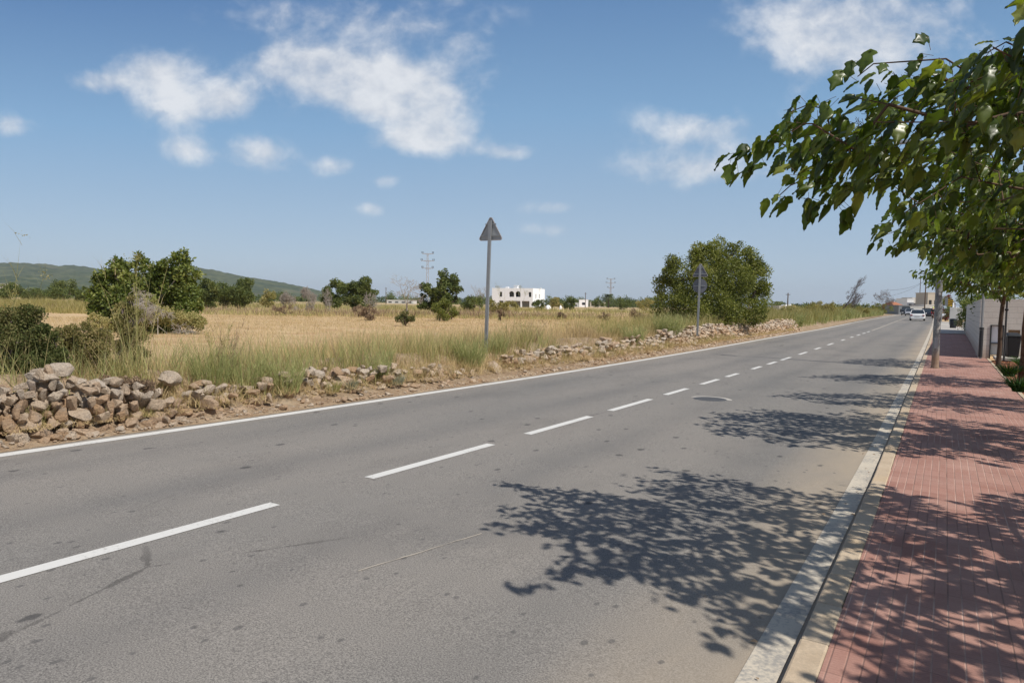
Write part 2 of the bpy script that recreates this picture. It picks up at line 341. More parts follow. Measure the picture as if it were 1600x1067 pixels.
m = Mat('limestone', .92, .15); u = m.co((1, 1, 1), True); t = m.attr(); a = m.noise(7, 9, .68, u); b = m.noise(38, 6, .75, u)
c = m.ramp(t, [(0, (.56, .37, .22)), (.35, (.68, .50, .34)), (.7, (.72, .58, .43)), (1, (.74, .64, .52))])
c = m.mix(m.mapr(a, .52, .70, 0, .6), c, (.40, .36, .31)); c = m.mix(m.mapr(b, .3, .6, .55, 0), c, (.28, .19, .125))
c = m.mix(m.mapr(m.noise(3, 5, .6, u), .55, .75, 0, .6), c, (.56, .36, .22))
c = m.mix(m.mapr(m.vor(16, u), .0, .12, .7, 0), c, (.12, .10, .085))
m.col(c).bump(m.math('ADD', m.math('MULTIPLY', a, 1.5), b), 1.0, .05); M['stone'] = m.m

m = Mat('red_paving', .8, .25); u = m.co(); sx = m.sep(u); RW = .0655
def saw(m, v, w, ph=0): return m.math('FRACT', m.math('DIVIDE', m.math('ADD', v, 100+ph), w))
gx = saw(m, sx[0], RW); gy = saw(m, sx[1], .262); fy = saw(m, sx[1], .022)
lx = m.math('MAXIMUM', m.mapr(gx, .0, .09, 1, 0), m.mapr(gx, .91, 1.0, 0, 1)); ly = m.mapr(m.math('MINIMUM', gy, m.math('SUBTRACT', 1, gy)), .004, .014, 1, 0)
g4 = saw(m, sx[0], RW*4); l4 = m.mapr(m.math('MINIMUM', g4, m.math('SUBTRACT', 1, g4)), .006, .02, 1, 0)
fl = m.mapr(m.math('ABSOLUTE', m.math('SUBTRACT', fy, .5)), .30, .5)
cell = m.n('ShaderNodeTexWhiteNoise', noise_dimensions='2D'); cv_ = m.n('ShaderNodeCombineXYZ')
m.l(m.math('FLOOR', m.math('DIVIDE', m.math('ADD', sx[0], 100), RW*4)), cv_.inputs[0]); m.l(m.math('FLOOR', m.math('DIVIDE', m.math('ADD', sx[1], 100), .262)), cv_.inputs[1]); m.l(cv_.outputs[0], cell.inputs[0])
c = m.mix(cell.outputs[0], (.34, .165, .125), (.45, .245, .19)); c = m.mix(m.mapr(m.noise(1.6, 6, .65, u), .35, .7, 0, .6), c, (.52, .34, .275))
c = m.mix(m.mapr(m.noise(90, 3, .7, u), .35, .7, .28, 0), c, (.20, .10, .08)); c = m.mix(m.math('MULTIPLY', fl, .16), c, (.22, .10, .085))
c = m.mix(m.math('MULTIPLY', lx, m.mapr(m.noise(2.2, 3, .6, u), .4, .6, .5, .8)), c, m.mix(m.mapr(m.noise(.9, 4, .6, u), .42, .58), (.20, .11, .085), (.66, .47, .38)))
c = m.mix(m.math('MULTIPLY', m.math('MAXIMUM', m.math('MULTIPLY', ly, .6), l4), .42), c, (.14, .08, .06))
c = m.mix(m.mapr(m.noise(.7, 7, .7, u), .5, .68, 0, .45), c, m.mix(1.0, c, (.66, .62, .6), 'MULTIPLY')); c = m.mix(m.mapr(m.math('ADD', m.vor(2.3, u), m.math('MULTIPLY', m.noise(12, 3, .6, u), .1)), .075, .1, .55, 0), c, (.09, .05, .045))
h = m.math('SUBTRACT', m.math('SUBTRACT', 1, lx), m.math('ADD', m.math('MULTIPLY', fl, .35), ly))
m.col(c).bump(h, .55, .006); M['paving'] = m.m
m = Mat('kerb_stone', .85, .2); u = m.co(); a = m.noise(5, 7, .65, u); b = m.noise(70, 4, .7, u)
c = m.mix(m.mapr(a, .3, .7), (.44, .335, .225), (.60, .475, .335)); c = m.mix(m.mapr(b, .3, .65, .4, 0), c, (.22, .19, .15))
c = m.mix(m.mapr(m.noise(1.8, 5, .6, u), .55, .7, 0, .7), c, (.50, .36, .20)); c = m.mix(m.mapr(m.attr(), 0, 1, 0, .3), c, (.60, .52, .40))
m.col(c).bump(m.math('ADD', a, b), .4, .006); M['kerb'] = m.m
M['concrete'] = simple('pale_concrete', (.46, .43, .38), .9, .15, var=.2, sc=3, bump=.2)
m = Mat('wall_blocks', .9, .15); u = m.co(); sx = m.sep(u)
hgt = m.math('FRACT', m.math('DIVIDE', m.math('ADD', sx[2], 10.02), .2)); jl = m.mapr(m.math('MINIMUM', hgt, m.math('SUBTRACT', 1, hgt)), .012, .035, 1, 0)
al = m.math('ADD', sx[0], sx[1]); row = m.math('FLOOR', m.math('DIVIDE', m.math('ADD', sx[2], 10.02), .2))
vx = m.math('FRACT', m.math('DIVIDE', m.math('ADD', al, m.math('MULTIPLY', m.math('FRACT', m.math('MULTIPLY', row, .5)), .47)), .47)); jv = m.mapr(m.math('MINIMUM', vx, m.math('SUBTRACT', 1, vx)), .006, .018, 1, 0)
c = m.mix(m.noise(2.2, 5, .6, u), (.62, .57, .50), (.78, .735, .66)); c = m.mix(m.mapr(m.noise(30, 4, .6, u), .3, .6, .25, 0), c, (.40, .35, .28))
c = m.mix(m.math('MULTIPLY', m.math('MAXIMUM', jl, m.math('MULTIPLY', jv, .35)), .7), c, (.26, .22, .18)); c = m.mix(m.mapr(sx[2], .1, .45, .45, 0), c, (.42, .27, .16))
m.col(c).bump(m.math('SUBTRACT', 1, m.math('MAXIMUM', jl, jv)), .5, .01); M['blockwall'] = m.m
M['galv'] = simple('galvanised_steel', (.33, .34, .345), .42, .5, .55, .18, 9)
m = Mat('lamp_post_steel', .6, .4, .25); u = m.co(); a = m.noise(6, 6, .7, m.co((1, 1, .4)))
m.col(m.mix(m.mapr(a, .42, .62), (.27, .28, .27), (.52, .51, .48)) if True else 0)
c2 = m.mix(m.mapr(m.noise(11, 6, .7, u), .56, .60, 0, .8), m.mix(m.mapr(a, .42, .62), (.17, .18, .18), (.30, .31, .30)), (.52, .49, .43))
c2 = m.mix(m.mapr(m.sep(u)[2], .55, .2, 0, .75), c2, (.34, .22, .13)); m.col(c2); M['lamp_post'] = m.m
M['sign_back'] = simple('sign_back_grey', (.36, .375, .38), .5, .4, .3, .1, 14)
M['sign_frame'] = simple('sign_edge', (.40, .36, .34), .5, .4, .2, .1, 14)
M['sign_red'] = simple('red_sign_edge', (.35, .10, .08), .6, .3)
M['white'] = simple('whitewash', (.93, .93, .93), .85, .2, var=.015, sc=1)
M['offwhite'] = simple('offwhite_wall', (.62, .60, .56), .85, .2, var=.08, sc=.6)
M['cream'] = simple('cream_wall', (.56, .49, .40), .85, .2, var=.08, sc=.6)
M['terracotta'] = simple('terracotta', (.42, .17, .09), .85, .2, var=.2, sc=2)
M['brownstone'] = simple('brown_rubble', (.33, .24, .16), .9, .15, var=.3, sc=8)
M['dark'] = simple('dark_opening', (.03, .03, .032), .5, .3, var=.2)
M['grey'] = simple('plain_grey', (.22, .23, .24), .6, .3)
M['darkgrey'] = simple('dark_grey_metal', (.035, .037, .04), .5, .4)
M['black_plastic'] = simple('black_plastic', (.018, .021, .022), .5, .4, var=.2)
M['rubber'] = simple('tyre_rubber', (.02, .02, .02), .85, .2)
M['white_paint'] = simple('white_car_paint', (.80, .80, .79), .3, .5, var=.02)
M['black_paint'] = simple('black_car_paint', (.012, .012, .015), .25, .5, var=.1)
M['silver_paint'] = simple('silver_car_paint', (.42, .43, .45), .3, .5, .4, .05)
m = Mat('window_glass', .08, .6); m.col((.03, .04, .05)); M['glass'] = m.m
M['red_lens'] = simple('red_tail_lens', (.28, .012, .01), .25, .5)
M['lamp_lens'] = simple('clear_lamp_lens', (.7, .7, .72), .2, .6)
M['yellow'] = simple('yellow_sign_face', (.85, .50, .02), .5, .4, var=.05)
M['black'] = simple('black_stripe', (.02, .02, .02), .6, .3)
M['wood_pole'] = simple('wood_pole', (.12, .085, .06), .9, .1, var=.25, sc=12)
M['pylon'] = simple('pylon_concrete', (.36, .30, .27), .8, .2, var=.1, sc=2)
M['skin'] = simple('skin', (.52, .30, .21), .6, .3, var=.05)
M['black_cloth'] = simple('black_cycling_top', (.015, .015, .018), .9, .1)
M['red_cloth'] = simple('dark_red_shorts', (.22, .02, .025), .9, .1)
M['helmet'] = simple('yellow_helmet', (.72, .78, .08), .4, .4)
M['iron'] = simple('cast_iron', (.10, .10, .10), .7, .4, .3, .25, 30, .4)
m = Mat('palm_bark', .95, .1); u = m.co((1, 1, .35)); a = m.noise(28, 7, .75, u)
m.col(m.ramp(a, [(.3, (.05, .028, .018)), (.5, (.20, .105, .06)), (.75, (.38, .24, .15))])).bump(a, 1, .05); M['shag'] = m.m
m = Mat('hill_forest', .95, .05); u = m.co(); a = m.noise(.012, 8, .65, u); b = m.noise(.05, 5, .7, u); ter = m.noise(.006, 6, .65, m.co((1, 1, 2)))
c = m.mix(m.mapr(a, .4, .6), (.045, .068, .026), (.12, .13, .055)); c = m.mix(m.mapr(b, .45, .6, 0, .75), c, (.025, .038, .018)); c = m.mix(m.mapr(ter, .60, .68, 0, .5), c, (.24, .19, .12))
m.col(c); M['hill'] = m.m

# ------------------------------------------------------------------ ground, road, pavement
def strip(name, x0, x1, zoff, ys, mat, nx=2, kind='structure', z=None, thick=0):
    ys = np.asarray(ys, float); V = []; xs = np.linspace(x0, x1, nx)
    for y in ys:
        for x in xs: V.append((x+xc(y), y, zr(y)+zoff if z is None else z))
    n = len(ys); F = [(i*nx+j, i*nx+j+1, (i+1)*nx+j+1, (i+1)*nx+j) for i in range(n-1) for j in range(nx-1)]
    o = link(name, npmesh(name, V, F), mat); return tag(o, kind=kind)
YR = np.concatenate([np.arange(-60, 0, 5), np.arange(0, 60, .75), np.arange(60, 420, 6)])
gx_ = np.unique(np.concatenate([-np.geomspace(60, 9000, 26), np.linspace(-60, -16, 30), np.linspace(-16, -8.2, 32), [-8.15, -8.0, -4, -.5, 0, 1.3, 1.5, 2, 4, 8, 12], np.geomspace(16, 9000, 26)]))
gy_ = np.unique(np.concatenate([-np.geomspace(20, 9000, 18), np.linspace(-20, 0, 8), np.linspace(0, 45, 140), np.linspace(45, 130, 80), np.geomspace(130, 9000, 30)]))
XX, YY = np.meshgrid(gx_, gy_, indexing='ij'); XS = XX+np.where(abs(XX) < 30, xc(YY), 0)
ZZ = gz(XS, YY)
uu = XS-xc(YY); under = (uu > -8.4) & (YY < 430) & (YY > -70) & (uu < 12); ZZ = np.where(under, zr(YY)-.05, ZZ)
n0, n1_ = XX.shape; idx = np.arange(n0*n1_).reshape(n0, n1_)
F = np.stack([idx[:-1, :-1], idx[1:, :-1], idx[1:, 1:], idx[:-1, 1:]], -1).reshape(-1, 4)
ground = link('ground', npmesh('ground', np.stack([XS, YY, ZZ], -1).reshape(-1, 3), F), M['earth'], smooth=True); tag(ground, kind='structure')
KX = -.535
road = strip('road', -8.38, -.45, 0, YR, M['asphalt'], 9)
ring = MB()
def verge_strip():
    ys = np.concatenate([np.arange(-10, 60, .5), np.arange(60, 200, 4)]); us = np.linspace(-9.7, -8.2, 9); V = []; 
    for y in ys:
        for k, u_ in enumerate(us):
            ed = .10*(vnoise(y, 0, .5, 9)-.5)+.05*(vnoise(y, 3, .15, 4)-.5) if k == 8 else 0
            x = u_+ed+float(xc(y)); z = max(float(gz(x, y)), float(zr(y)))+(.012 if k < 8 else .004)+(.025*float(vnoise(x, y, .25, 3)) if 0 < k < 8 else 0)
            V.append((x, y, z))
    n = len(ys); F = [(i*9+j, i*9+j+1, (i+1)*9+j+1, (i+1)*9+j) for i in range(n-1) for j in range(8)]
    tag(link('verge', npmesh('verge', V, F), M['soil'], smooth=True), kind='structure')
verge_strip()
# markings: left edge line, line beside the kerb, the centre dashes at their own places
strip('left_edge_line', -8.12, -7.95, .004, YR, M['paint'])
strip('kerbside_line', -.705, -.553, .004, YR, M['paint_worn'])
DASH = [((-260, 978), (430, 787)), ((576.5, 745), (767.5, 693)), ((823.8, 678), (922, 650.3)), ((953.4, 642.1), (1016.3, 624.1)), ((1039.7, 617), (1073.4, 607.6)),
        ((1096, 601.8), (1122.2, 593.9)), ((1135.3, 590), (1153, 584)), ((1175.3, 577.6), (1189, 573.6)), ((1199.8, 570.3), (1212.5, 565.8)), ((1220.8, 563.6), (1235, 558.6)),
        ((1248.5, 555), (1260.5, 550.2)), ((1273.3, 546.5), (1282, 543)), ((1293.5, 539.6), (1301.8, 536.4)), ((1314.5, 532.5), (1319.8, 530.7)), ((1328.8, 528.3), (1333, 526.8)), ((1339, 525), (1344, 523.4)), ((1348, 521.5), (1352, 520)), ((1355, 519.2), (1359, 517.8))]
dv, df = [], []
for a, b in DASH:
    y0 = alongY(a[0], -4.47) if a[0] > 0 else 1.5; y1 = alongY(b[0], -4.47); ys = np.linspace(y0, y1, 6)
    for i, y in enumerate(ys):
        for s_ in (-.06, .06): dv.append((-4.47+s_+float(xc(y)), y, float(zr(y))+.004))
        if i: n = len(dv); df.append((n-4, n-3, n-1, n-2))
Yl = alongY(1362, -4.47)
tag(link('centre_dashes', npmesh('centre_dashes', dv, df), M['paint']), kind='structure')
strip('centre_line_solid', -4.51, -4.43, .004, np.arange(Yl, 400, 3.), M['paint_worn'])

sa, sb = G(560, 890, -.02), G(752, 831, -.03); dd = (sb-sa)[:2]/np.linalg.norm((sb-sa)[:2]); nn_ = np.array([-dd[1], dd[0]])*.006; V = []
for i in range(13):
    p = sa*(1-i/12)+sb*(i/12); w_ = nn_*random.uniform(.3, 1.1); j = nn_*random.uniform(-1, 1); z = float(zr(p[1]))+.004; V += [(p[0]+j[0]-w_[0], p[1]+j[1]-w_[1], z), (p[0]+j[0]+w_[0], p[1]+j[1]+w_[1], z)]
tag(link('road_scratch', npmesh('road_scratch', V, [(2*i, 2*i+1, 2*i+3, 2*i+2) for i in range(12)]), simple('pale_scratch', (.45, .40, .33), .9)), kind='structure')
# kerb stones, one pavement
PZ = .038
kb = MB(); y = -8.0
while y < 140:
    Ls = .5 if y < 40 else 2.0; kb.tint = random.random()
    x = KX+.07+float(xc(y+Ls/2)); z = float(zr(y+Ls/2)); an = -math.atan((float(xc(y+Ls))-float(xc(y)))/Ls)*-1
    j = random.uniform(-.004, .004); kb.box((x+j, y+Ls/2, z+PZ/2-.04+j/2), (.13, Ls-.009, PZ+.085), rz=-an if an else 0); y += Ls
kerb = kb.build('kerb', M['kerb'], bevel=.012); tag(kerb, kind='structure')
strip('kerb_joint_mortar', KX+.01, KX+.132, PZ-.006, YR[YR < 142], simple('kerb_mortar', (.10, .085, .07), .95), kind='structure')
PE = 1.41
strip('pavement', KX+.137, PE, PZ, YR[YR < 57], M['paving'], 8)
eb = MB(); y = -8.
while y < 30.2:
    eb.tint = random.random(); eb.box((PE+.045+float(xc(y)), y+.5, float(zr(y+.5))+PZ/2), (.075, .99, PZ+.02)); y += 1
tag(eb.build('pavement_edging', M['kerb'], bevel=.006), kind='structure')
def bed():
    ys = np.arange(-8, 29.2, .35); us = np.linspace(PE+.085, 7.5, 20); V = []
    for y in ys:
        for k, u_ in enumerate(us):
            V.append((u_+float(xc(y)), y, float(zr(y))+PZ-.03+(.06*float(vnoise(u_, y, .4, 3)) if k else 0)))
    n = len(ys); F = [(i*20+j, i*20+j+1, (i+1)*20+j+1, (i+1)*20+j) for i in range(n-1) for j in range(19)]
    tag(link('planting_bed', npmesh('planting_bed', V, F), M['mulch'], smooth=True), kind='structure')
bed()
# ------------------------------------------------------------------ pavement side: wall, posts, boxes
def alongX(px, Y, z=0.0):
    lo, hi = -60., 60.
    for _ in range(50):
        m_ = (lo+hi)/2
        if proj((m_, Y, z))[0] < px: lo = m_
        else: hi = m_
    return m_
cor = G(1528.5, 556, 0); CX, CY = float(cor[0]), float(cor[1])
TOP = 2.05
wall = empty('boundary_wall', (CX, CY, 0), 'pale concrete block wall with a corner beside the red pavement', 'wall')
def local(mb, o):
    mb.v = [(v[0]-o.location[0], v[1]-o.location[1], v[2]-o.location[2]) for v in mb.v]; return mb
w = MB(); ys = np.linspace(CY, 66, 15)
for i in range(14):
    a, b = ys[i], ys[i+1]; xa = CX+float(xc(a)-xc(CY))+.012*(a-CY)*1.0; xb = CX+float(xc(b)-xc(CY))+.012*(b-CY)
    z0 = -.2; zt = TOP
    w.add([(xa, a, z0), (xb, b, z0), (xb+.22, b, z0), (xa+.22, a, z0), (xa, a, zt), (xb, b, zt), (xb+.22, b, zt), (xa+.22, a, zt)], [(1, 0, 4, 5), (3, 2, 6, 7), (4, 7, 6, 5)]+([(0, 3, 7, 4)] if i == 0 else [])+([(2, 1, 5, 6)] if i == 13 else []))
local(w, wall).build('side_wall', M['blockwall'], wall)
nx0, nx1 = alongX(1545, CY), alongX(1566.5, CY); nx2, nx3 = alongX(1573, CY), alongX(1592, CY)
fw_ = MB(); z1 = 1.13; zs = -.2
def seg(x0, x1, za, zb, d=.22): fw_.box(((x0+x1)/2, CY+d/2+.0, (za+zb)/2), (x1-x0, d, zb-za))
seg(CX+.222, nx0, zs, TOP); seg(nx0+.001, nx1-.001, z1, TOP); seg(nx1, nx2, zs, TOP); seg(nx2+.001, nx3-.001, .97, TOP); seg(nx2+.001, nx3-.001, zs, .42); seg(nx3, 9.0, zs, TOP)
local(fw_, wall).build('front_wall', M['blockwall'], wall)
nb = MB(); nb.box(((nx2+nx3)/2, CY+.24, .7), (nx3-nx2+.1, .03, .7)); local(nb, wall).build('niche_back', M['brownstone'], wall)
cab = empty('meter_cabinet', ((nx0+nx1)/2, CY, 0), 'white utility cabinet in a dark frame set into the block wall', 'cabinet')
cw = nx1-nx0
b = MB().box((0, .12, .80), (cw-.08, .12, .62)); b.build('upper_door', M['white'], cab, bevel=.008)
MB().box((0, .12, .26), (cw-.08, .12, .40)).build('lower_door', M['offwhite'], cab, bevel=.008)
b = MB()
for x in (-cw/2+.02, cw/2-.02): b.box((x, .06, .52), (.04, .16, 1.22))
for z in (1.115, .475, .03): b.box((0, .061, z), (cw-.085, .15, .03))
b.build('frame', M['darkgrey'], cab)
MB().box((cw/2-.1, .045, .8), (.02, .02, .12)).build('handle', M['galv'], cab)
slab = MB().box((PE+.10+.8, CY-.65, PZ-.045), (1.6, 1.25, .1)); tag(slab.build('concrete_slab', M['concrete'], bevel=.01), kind='structure')

# steel lamp post on the pavement
lp = G(1461, 570, 0); lamp = empty('lamp_post', (lp[0], lp[1], PZ+float(zr(lp[1]))), 'weathered grey lamp post with peeling paint standing on the red pavement', 'lamp post')
MB().tube([(0, 0, 0), (0.0, 0, 2.2), (0, 0, 4.5), (0, 0, 6.5)], [.098, .09, .072, .052], 16).build('post', M['lamp_post'], lamp, smooth=True)
MB().tube([(0, 0, 0), (0, 0, .02)], [.13, .13], 16).tube([(0, 0, .021), (0, 0, .10)], [.108, .10], 16).build('base_collar', M['lamp_post'], lamp, smooth=True)
for z in (2.55, 2.95): MB().tube([(0, 0, z), (0, 0, z+.03)], .10, 14).build('clamp_band', M['galv'], lamp, smooth=True)
MB().box((.0, -.082, .75), (.085, .03, .32)).build('access_door', M['sign_back'], lamp, bevel=.006)
MB().tube([(0, 0, 6.48), (-.2, 0, 6.62), (-.8, 0, 6.72)], .03, 8).build('arm', M['lamp_post'], lamp, smooth=True)
MB().box((-1.0, 0, 6.72), (.55, .22, .10), taper=.8).build('lamp_head', M['galv'], lamp, bevel=.02)

def post(name, px, py, h, r, label, cat, mat, z=None, n=8, lean=0):
    zz = PZ if z is None else z; p = G(px, py, zz)
    o = empty(name, p, label, cat); MB().tube([(0, 0, -.05), (lean, 0, h)], [r, r*.92], n).build('shaft', mat, o, smooth=True); return o
p = post('steel_pole', 1531.5, 558, 2.55, .042, 'slim grey pole with a black lower sleeve at the corner of the block wall', 'pole', M['galv'])
MB().tube([(0, 0, 0), (0, 0, .92)], .062, 10).tube([(0, 0, .93), (0, 0, 1.02)], .07, 10).build('sleeve', M['darkgrey'], p, smooth=True)
MB().tube([(0, 0, 2.55), (0, 0, 2.58)], .045, 10).build('cap', M['galv'], p)
st = post('tree_stake', 1568.5, 561, 2.6, .03, 'thin straight dark stake standing beside the slim tree trunk', 'stake', M['darkgrey'], z=.07)
MB().tube([(-.05, 0, 1.6), (.05, 0, 1.6)], .035, 6).build('tie', M['black_plastic'], st)
post('street_pole', 1470.6, 505, 3.3, .06, 'pale slim pole seen just right of the weathered lamp post', 'pole', M['galv'], z=.05)
# wheelie bin
bp = G(1581, 560, .08); wb = empty('wheelie_bin', bp, 'dark wheelie bin with domed lid beside the white utility cabinet', 'bin', rz=rad(8)); wb.scale = (.62, .62, .80)
MB().add([(-.24, -.25, .05), (.24, -.25, .05), (.24, .25, .05), (-.24, .25, .05), (-.30, -.34, .92), (.30, -.34, .92), (.30, .34, .92), (-.30, .34, .92)],
         [(3, 2, 1, 0), (4, 5, 6, 7), (0, 1, 5, 4), (1, 2, 6, 5), (2, 3, 7, 6), (3, 0, 4, 7)]).build('bin_body', M['black_plastic'], wb, bevel=.03)
MB().add([(-.33, -.38, .925), (.33, -.38, .925), (.33, .36, .96), (-.33, .36, .96), (-.24, -.25, 1.0), (.24, -.25, 1.0), (.26, .28, 1.06), (-.26, .28, 1.06)],
         [(3, 2, 1, 0), (4, 5, 6, 7), (0, 1, 5, 4), (1, 2, 6, 5), (2, 3, 7, 6), (3, 0, 4, 7)]).build('lid', M['black_plastic'], wb, bevel=.03)
for s_ in (-1, 1): MB().tube([(s_*.30, .27, .1), (s_*.25, .27, .1)], .1, 12).build('wheel', M['rubber'], wb)

# far end of the pavement: concrete crossing, gate pillar, second bin, van, chevron sign
strip('side_crossing', -.44, 9, .045, np.arange(57, 100, 2.), M['concrete'], 3)
gp = GD(1494, 64, .05); gt = empty('gate_pillar', gp, 'white gate pillar with brown stone foot beyond the block wall', 'pillar')
MB().box((0, 0, 1.30), (1.0, .5, 1.14)).build('upper_block', M['offwhite'], gt, bevel=.02)
MB().box((.1, -.02, .36), (.85, .56, .73)).build('stone_foot', M['brownstone'], gt, bevel=.03)
MB().tube([(-.25, 0, 1.86), (-.25, 0, 2.35)], [.09, .05], 8).build('finial', M['white'], gt)
bp = GD(1490.3, 60, .07); b2 = empty('litter_bin', bp, 'black bin standing in front of the white gate pillar', 'bin')
MB().tube([(0, 0, 0), (0, 0, .06), (0, 0, .72), (0, 0, .78)], [.20, .24, .27, .24], 14).build('drum', M['black_plastic'], b2, smooth=True)
MB().tube([(0, 0, .781), (0, 0, .84), (0, 0, .87)], [.28, .26, .12], 14).build('lid', M['black_plastic'], b2, smooth=True)
sp_ = GD(1484.5, 70, .1); cs = empty('chevron_sign', sp_, 'yellow sign with black diagonal stripes on a pole above the parked van', 'sign')
MB().tube([(0, 0, 0), (0, 0, 2.75)], .04, 8).build('post', M['galv'], cs, smooth=True)
MB().box((0, -.06, 2.35), (.44, .03, .66)).build('panel', M['yellow'], cs, bevel=.006)
for k in range(3):
    z = 2.12+k*.21
    MB().add([(-.21, -.082, z-.05), (.21, -.082, z+.06), (.21, -.082, z+.17), (-.21, -.082, z+.06)], [(0, 1, 2, 3)]).build('stripe', M['black'], cs)
MB().box((-.36, -.02, 2.45), (.26, .1, .8)).build('side_box', M['grey'], cs, bevel=.01)

# ------------------------------------------------------------------ two road signs seen from behind
M['sign_back_dull'] = simple('sign_back_dull', (.17, .18, .21), .6, .4, .3, .1, 14)
def rsign(px, py, z, h, tri, round_, label, lean=.0, pm='sign_back'):
    p = G(px, py, z); o = empty('road_sign', p, label, 'sign', rz=rad(4))
    b = MB()
    b.box((0, 0, h/2-.07), (.085, .045, h-.04)); b.v = [(v[0]+lean*v[2], v[1], v[2]) for v in b.v]; b.build('post', M['galv'], o, bevel=.006)
    def tripoly(s, cz, r=.05):
        pts = []; Hh = s*.866; cs_ = [(-s/2, cz), (s/2, cz), (0, cz+Hh)]
        for i, (cx, cz_) in enumerate(cs_):
            inx, inz = 0-cx, (cz+Hh/3)-cz_; d = math.hypot(inx, inz); ccx, ccz = cx+inx/d*2*r, cz_+inz/d*2*r
            a0 = {0: 210, 1: 330, 2: 90}[i]
            for k in range(-2, 3): a = rad(a0+k*30); pts.append((ccx+r*cos(a), ccz+r*sin(a)))
        return pts
    Mx = Matrix(((1, 0, 0, lean*(h-.3)), (0, 0, 1, 0), (0, 1, 0, 0), (0, 0, 0, 1)))
    s, cz = tri
    MB().prism(tripoly(s, cz), .045, .05, Mx).build('triangle_plate', M[pm], o)
    rim = MB(); P1 = tripoly(s, cz); P2 = tripoly(s-.05, cz+.0145, .04); n = len(P1); k0 = len(rim.v)
    vs = [Mx@Vector((a, b_, .028)) for a, b_ in P1]+[Mx@Vector((a, b_, .028)) for a, b_ in P2]+[Mx@Vector((a, b_, .049)) for a, b_ in P1]
    rim.add(vs, [(i, (i+1) % n, n+(i+1) % n, n+i) for i in range(n)]+[(i, (i+1) % n, 2*n+(i+1) % n, 2*n+i) for i in range(n)]); rim.build('rim', M['sign_frame'], o)
    c_ = MB(); c_.box((lean*(h-.3), .0355, cz+s*.56), (s*.42, .02, .03)); c_.build('upper_clamp', M['galv'], o)
    c_ = MB(); c_.box((lean*(h-.3), .0355, cz+s*.17), (s*.74, .02, .03)); c_.build('lower_clamp', M['galv'], o)
    MB().prism(tripoly(s-.01, cz+.003, .046), .0515, .0535, Mx).build('red_border', M['sign_red'], o)
    if round_:
        r, c2 = round_; pol = [(r*cos(2*pi*k/28), c2+r*sin(2*pi*k/28)) for k in range(28)]
        MB().prism(pol, .045, .05, Mx).build('round_plate', M[pm], o)
        pol2 = [((r-.02)*cos(2*pi*k/28), c2+(r-.02)*sin(2*pi*k/28)) for k in range(28)]
        MB().prism(pol2, .0515, .0535, Mx).build('round_face', M['sign_red'], o)
        MB().box((lean*(h-.3), .0355, c2), (r*1.5, .02, .03)).build('round_clamp', M['galv'], o)
    return o
s1 = rsign(758.5, 562, .22, 3.45, (.70, 2.88), None, 'bare back of a triangular road sign on a tall steel post by a boulder', .022)
s2 = rsign(1089.5, 523, .42, 3.02, (.70, 2.42), (.30, 2.05), 'backs of a triangular and a round road sign on one post before the large bush', .012, 'sign_back_dull')

# manhole cover
mp = G(1109, 624, float(zr(14))); mh = empty('manhole_cover', (mp[0], mp[1], mp[2]), 'round iron manhole cover set in the asphalt of the near lane', 'manhole cover')
MB().tube([(0, 0, .001), (0, 0, .010)], .30, 32).build('lid', M['iron'], mh)
b = MB(); n = 36
b.add([(r*cos(2*pi*k/n), r*sin(2*pi*k/n), .007) for r in (.31, .40) for k in range(n)], [(k, (k+1) % n, n+(k+1) % n, n+k) for k in range(n)]); b.build('frame', M['concrete'], mh)

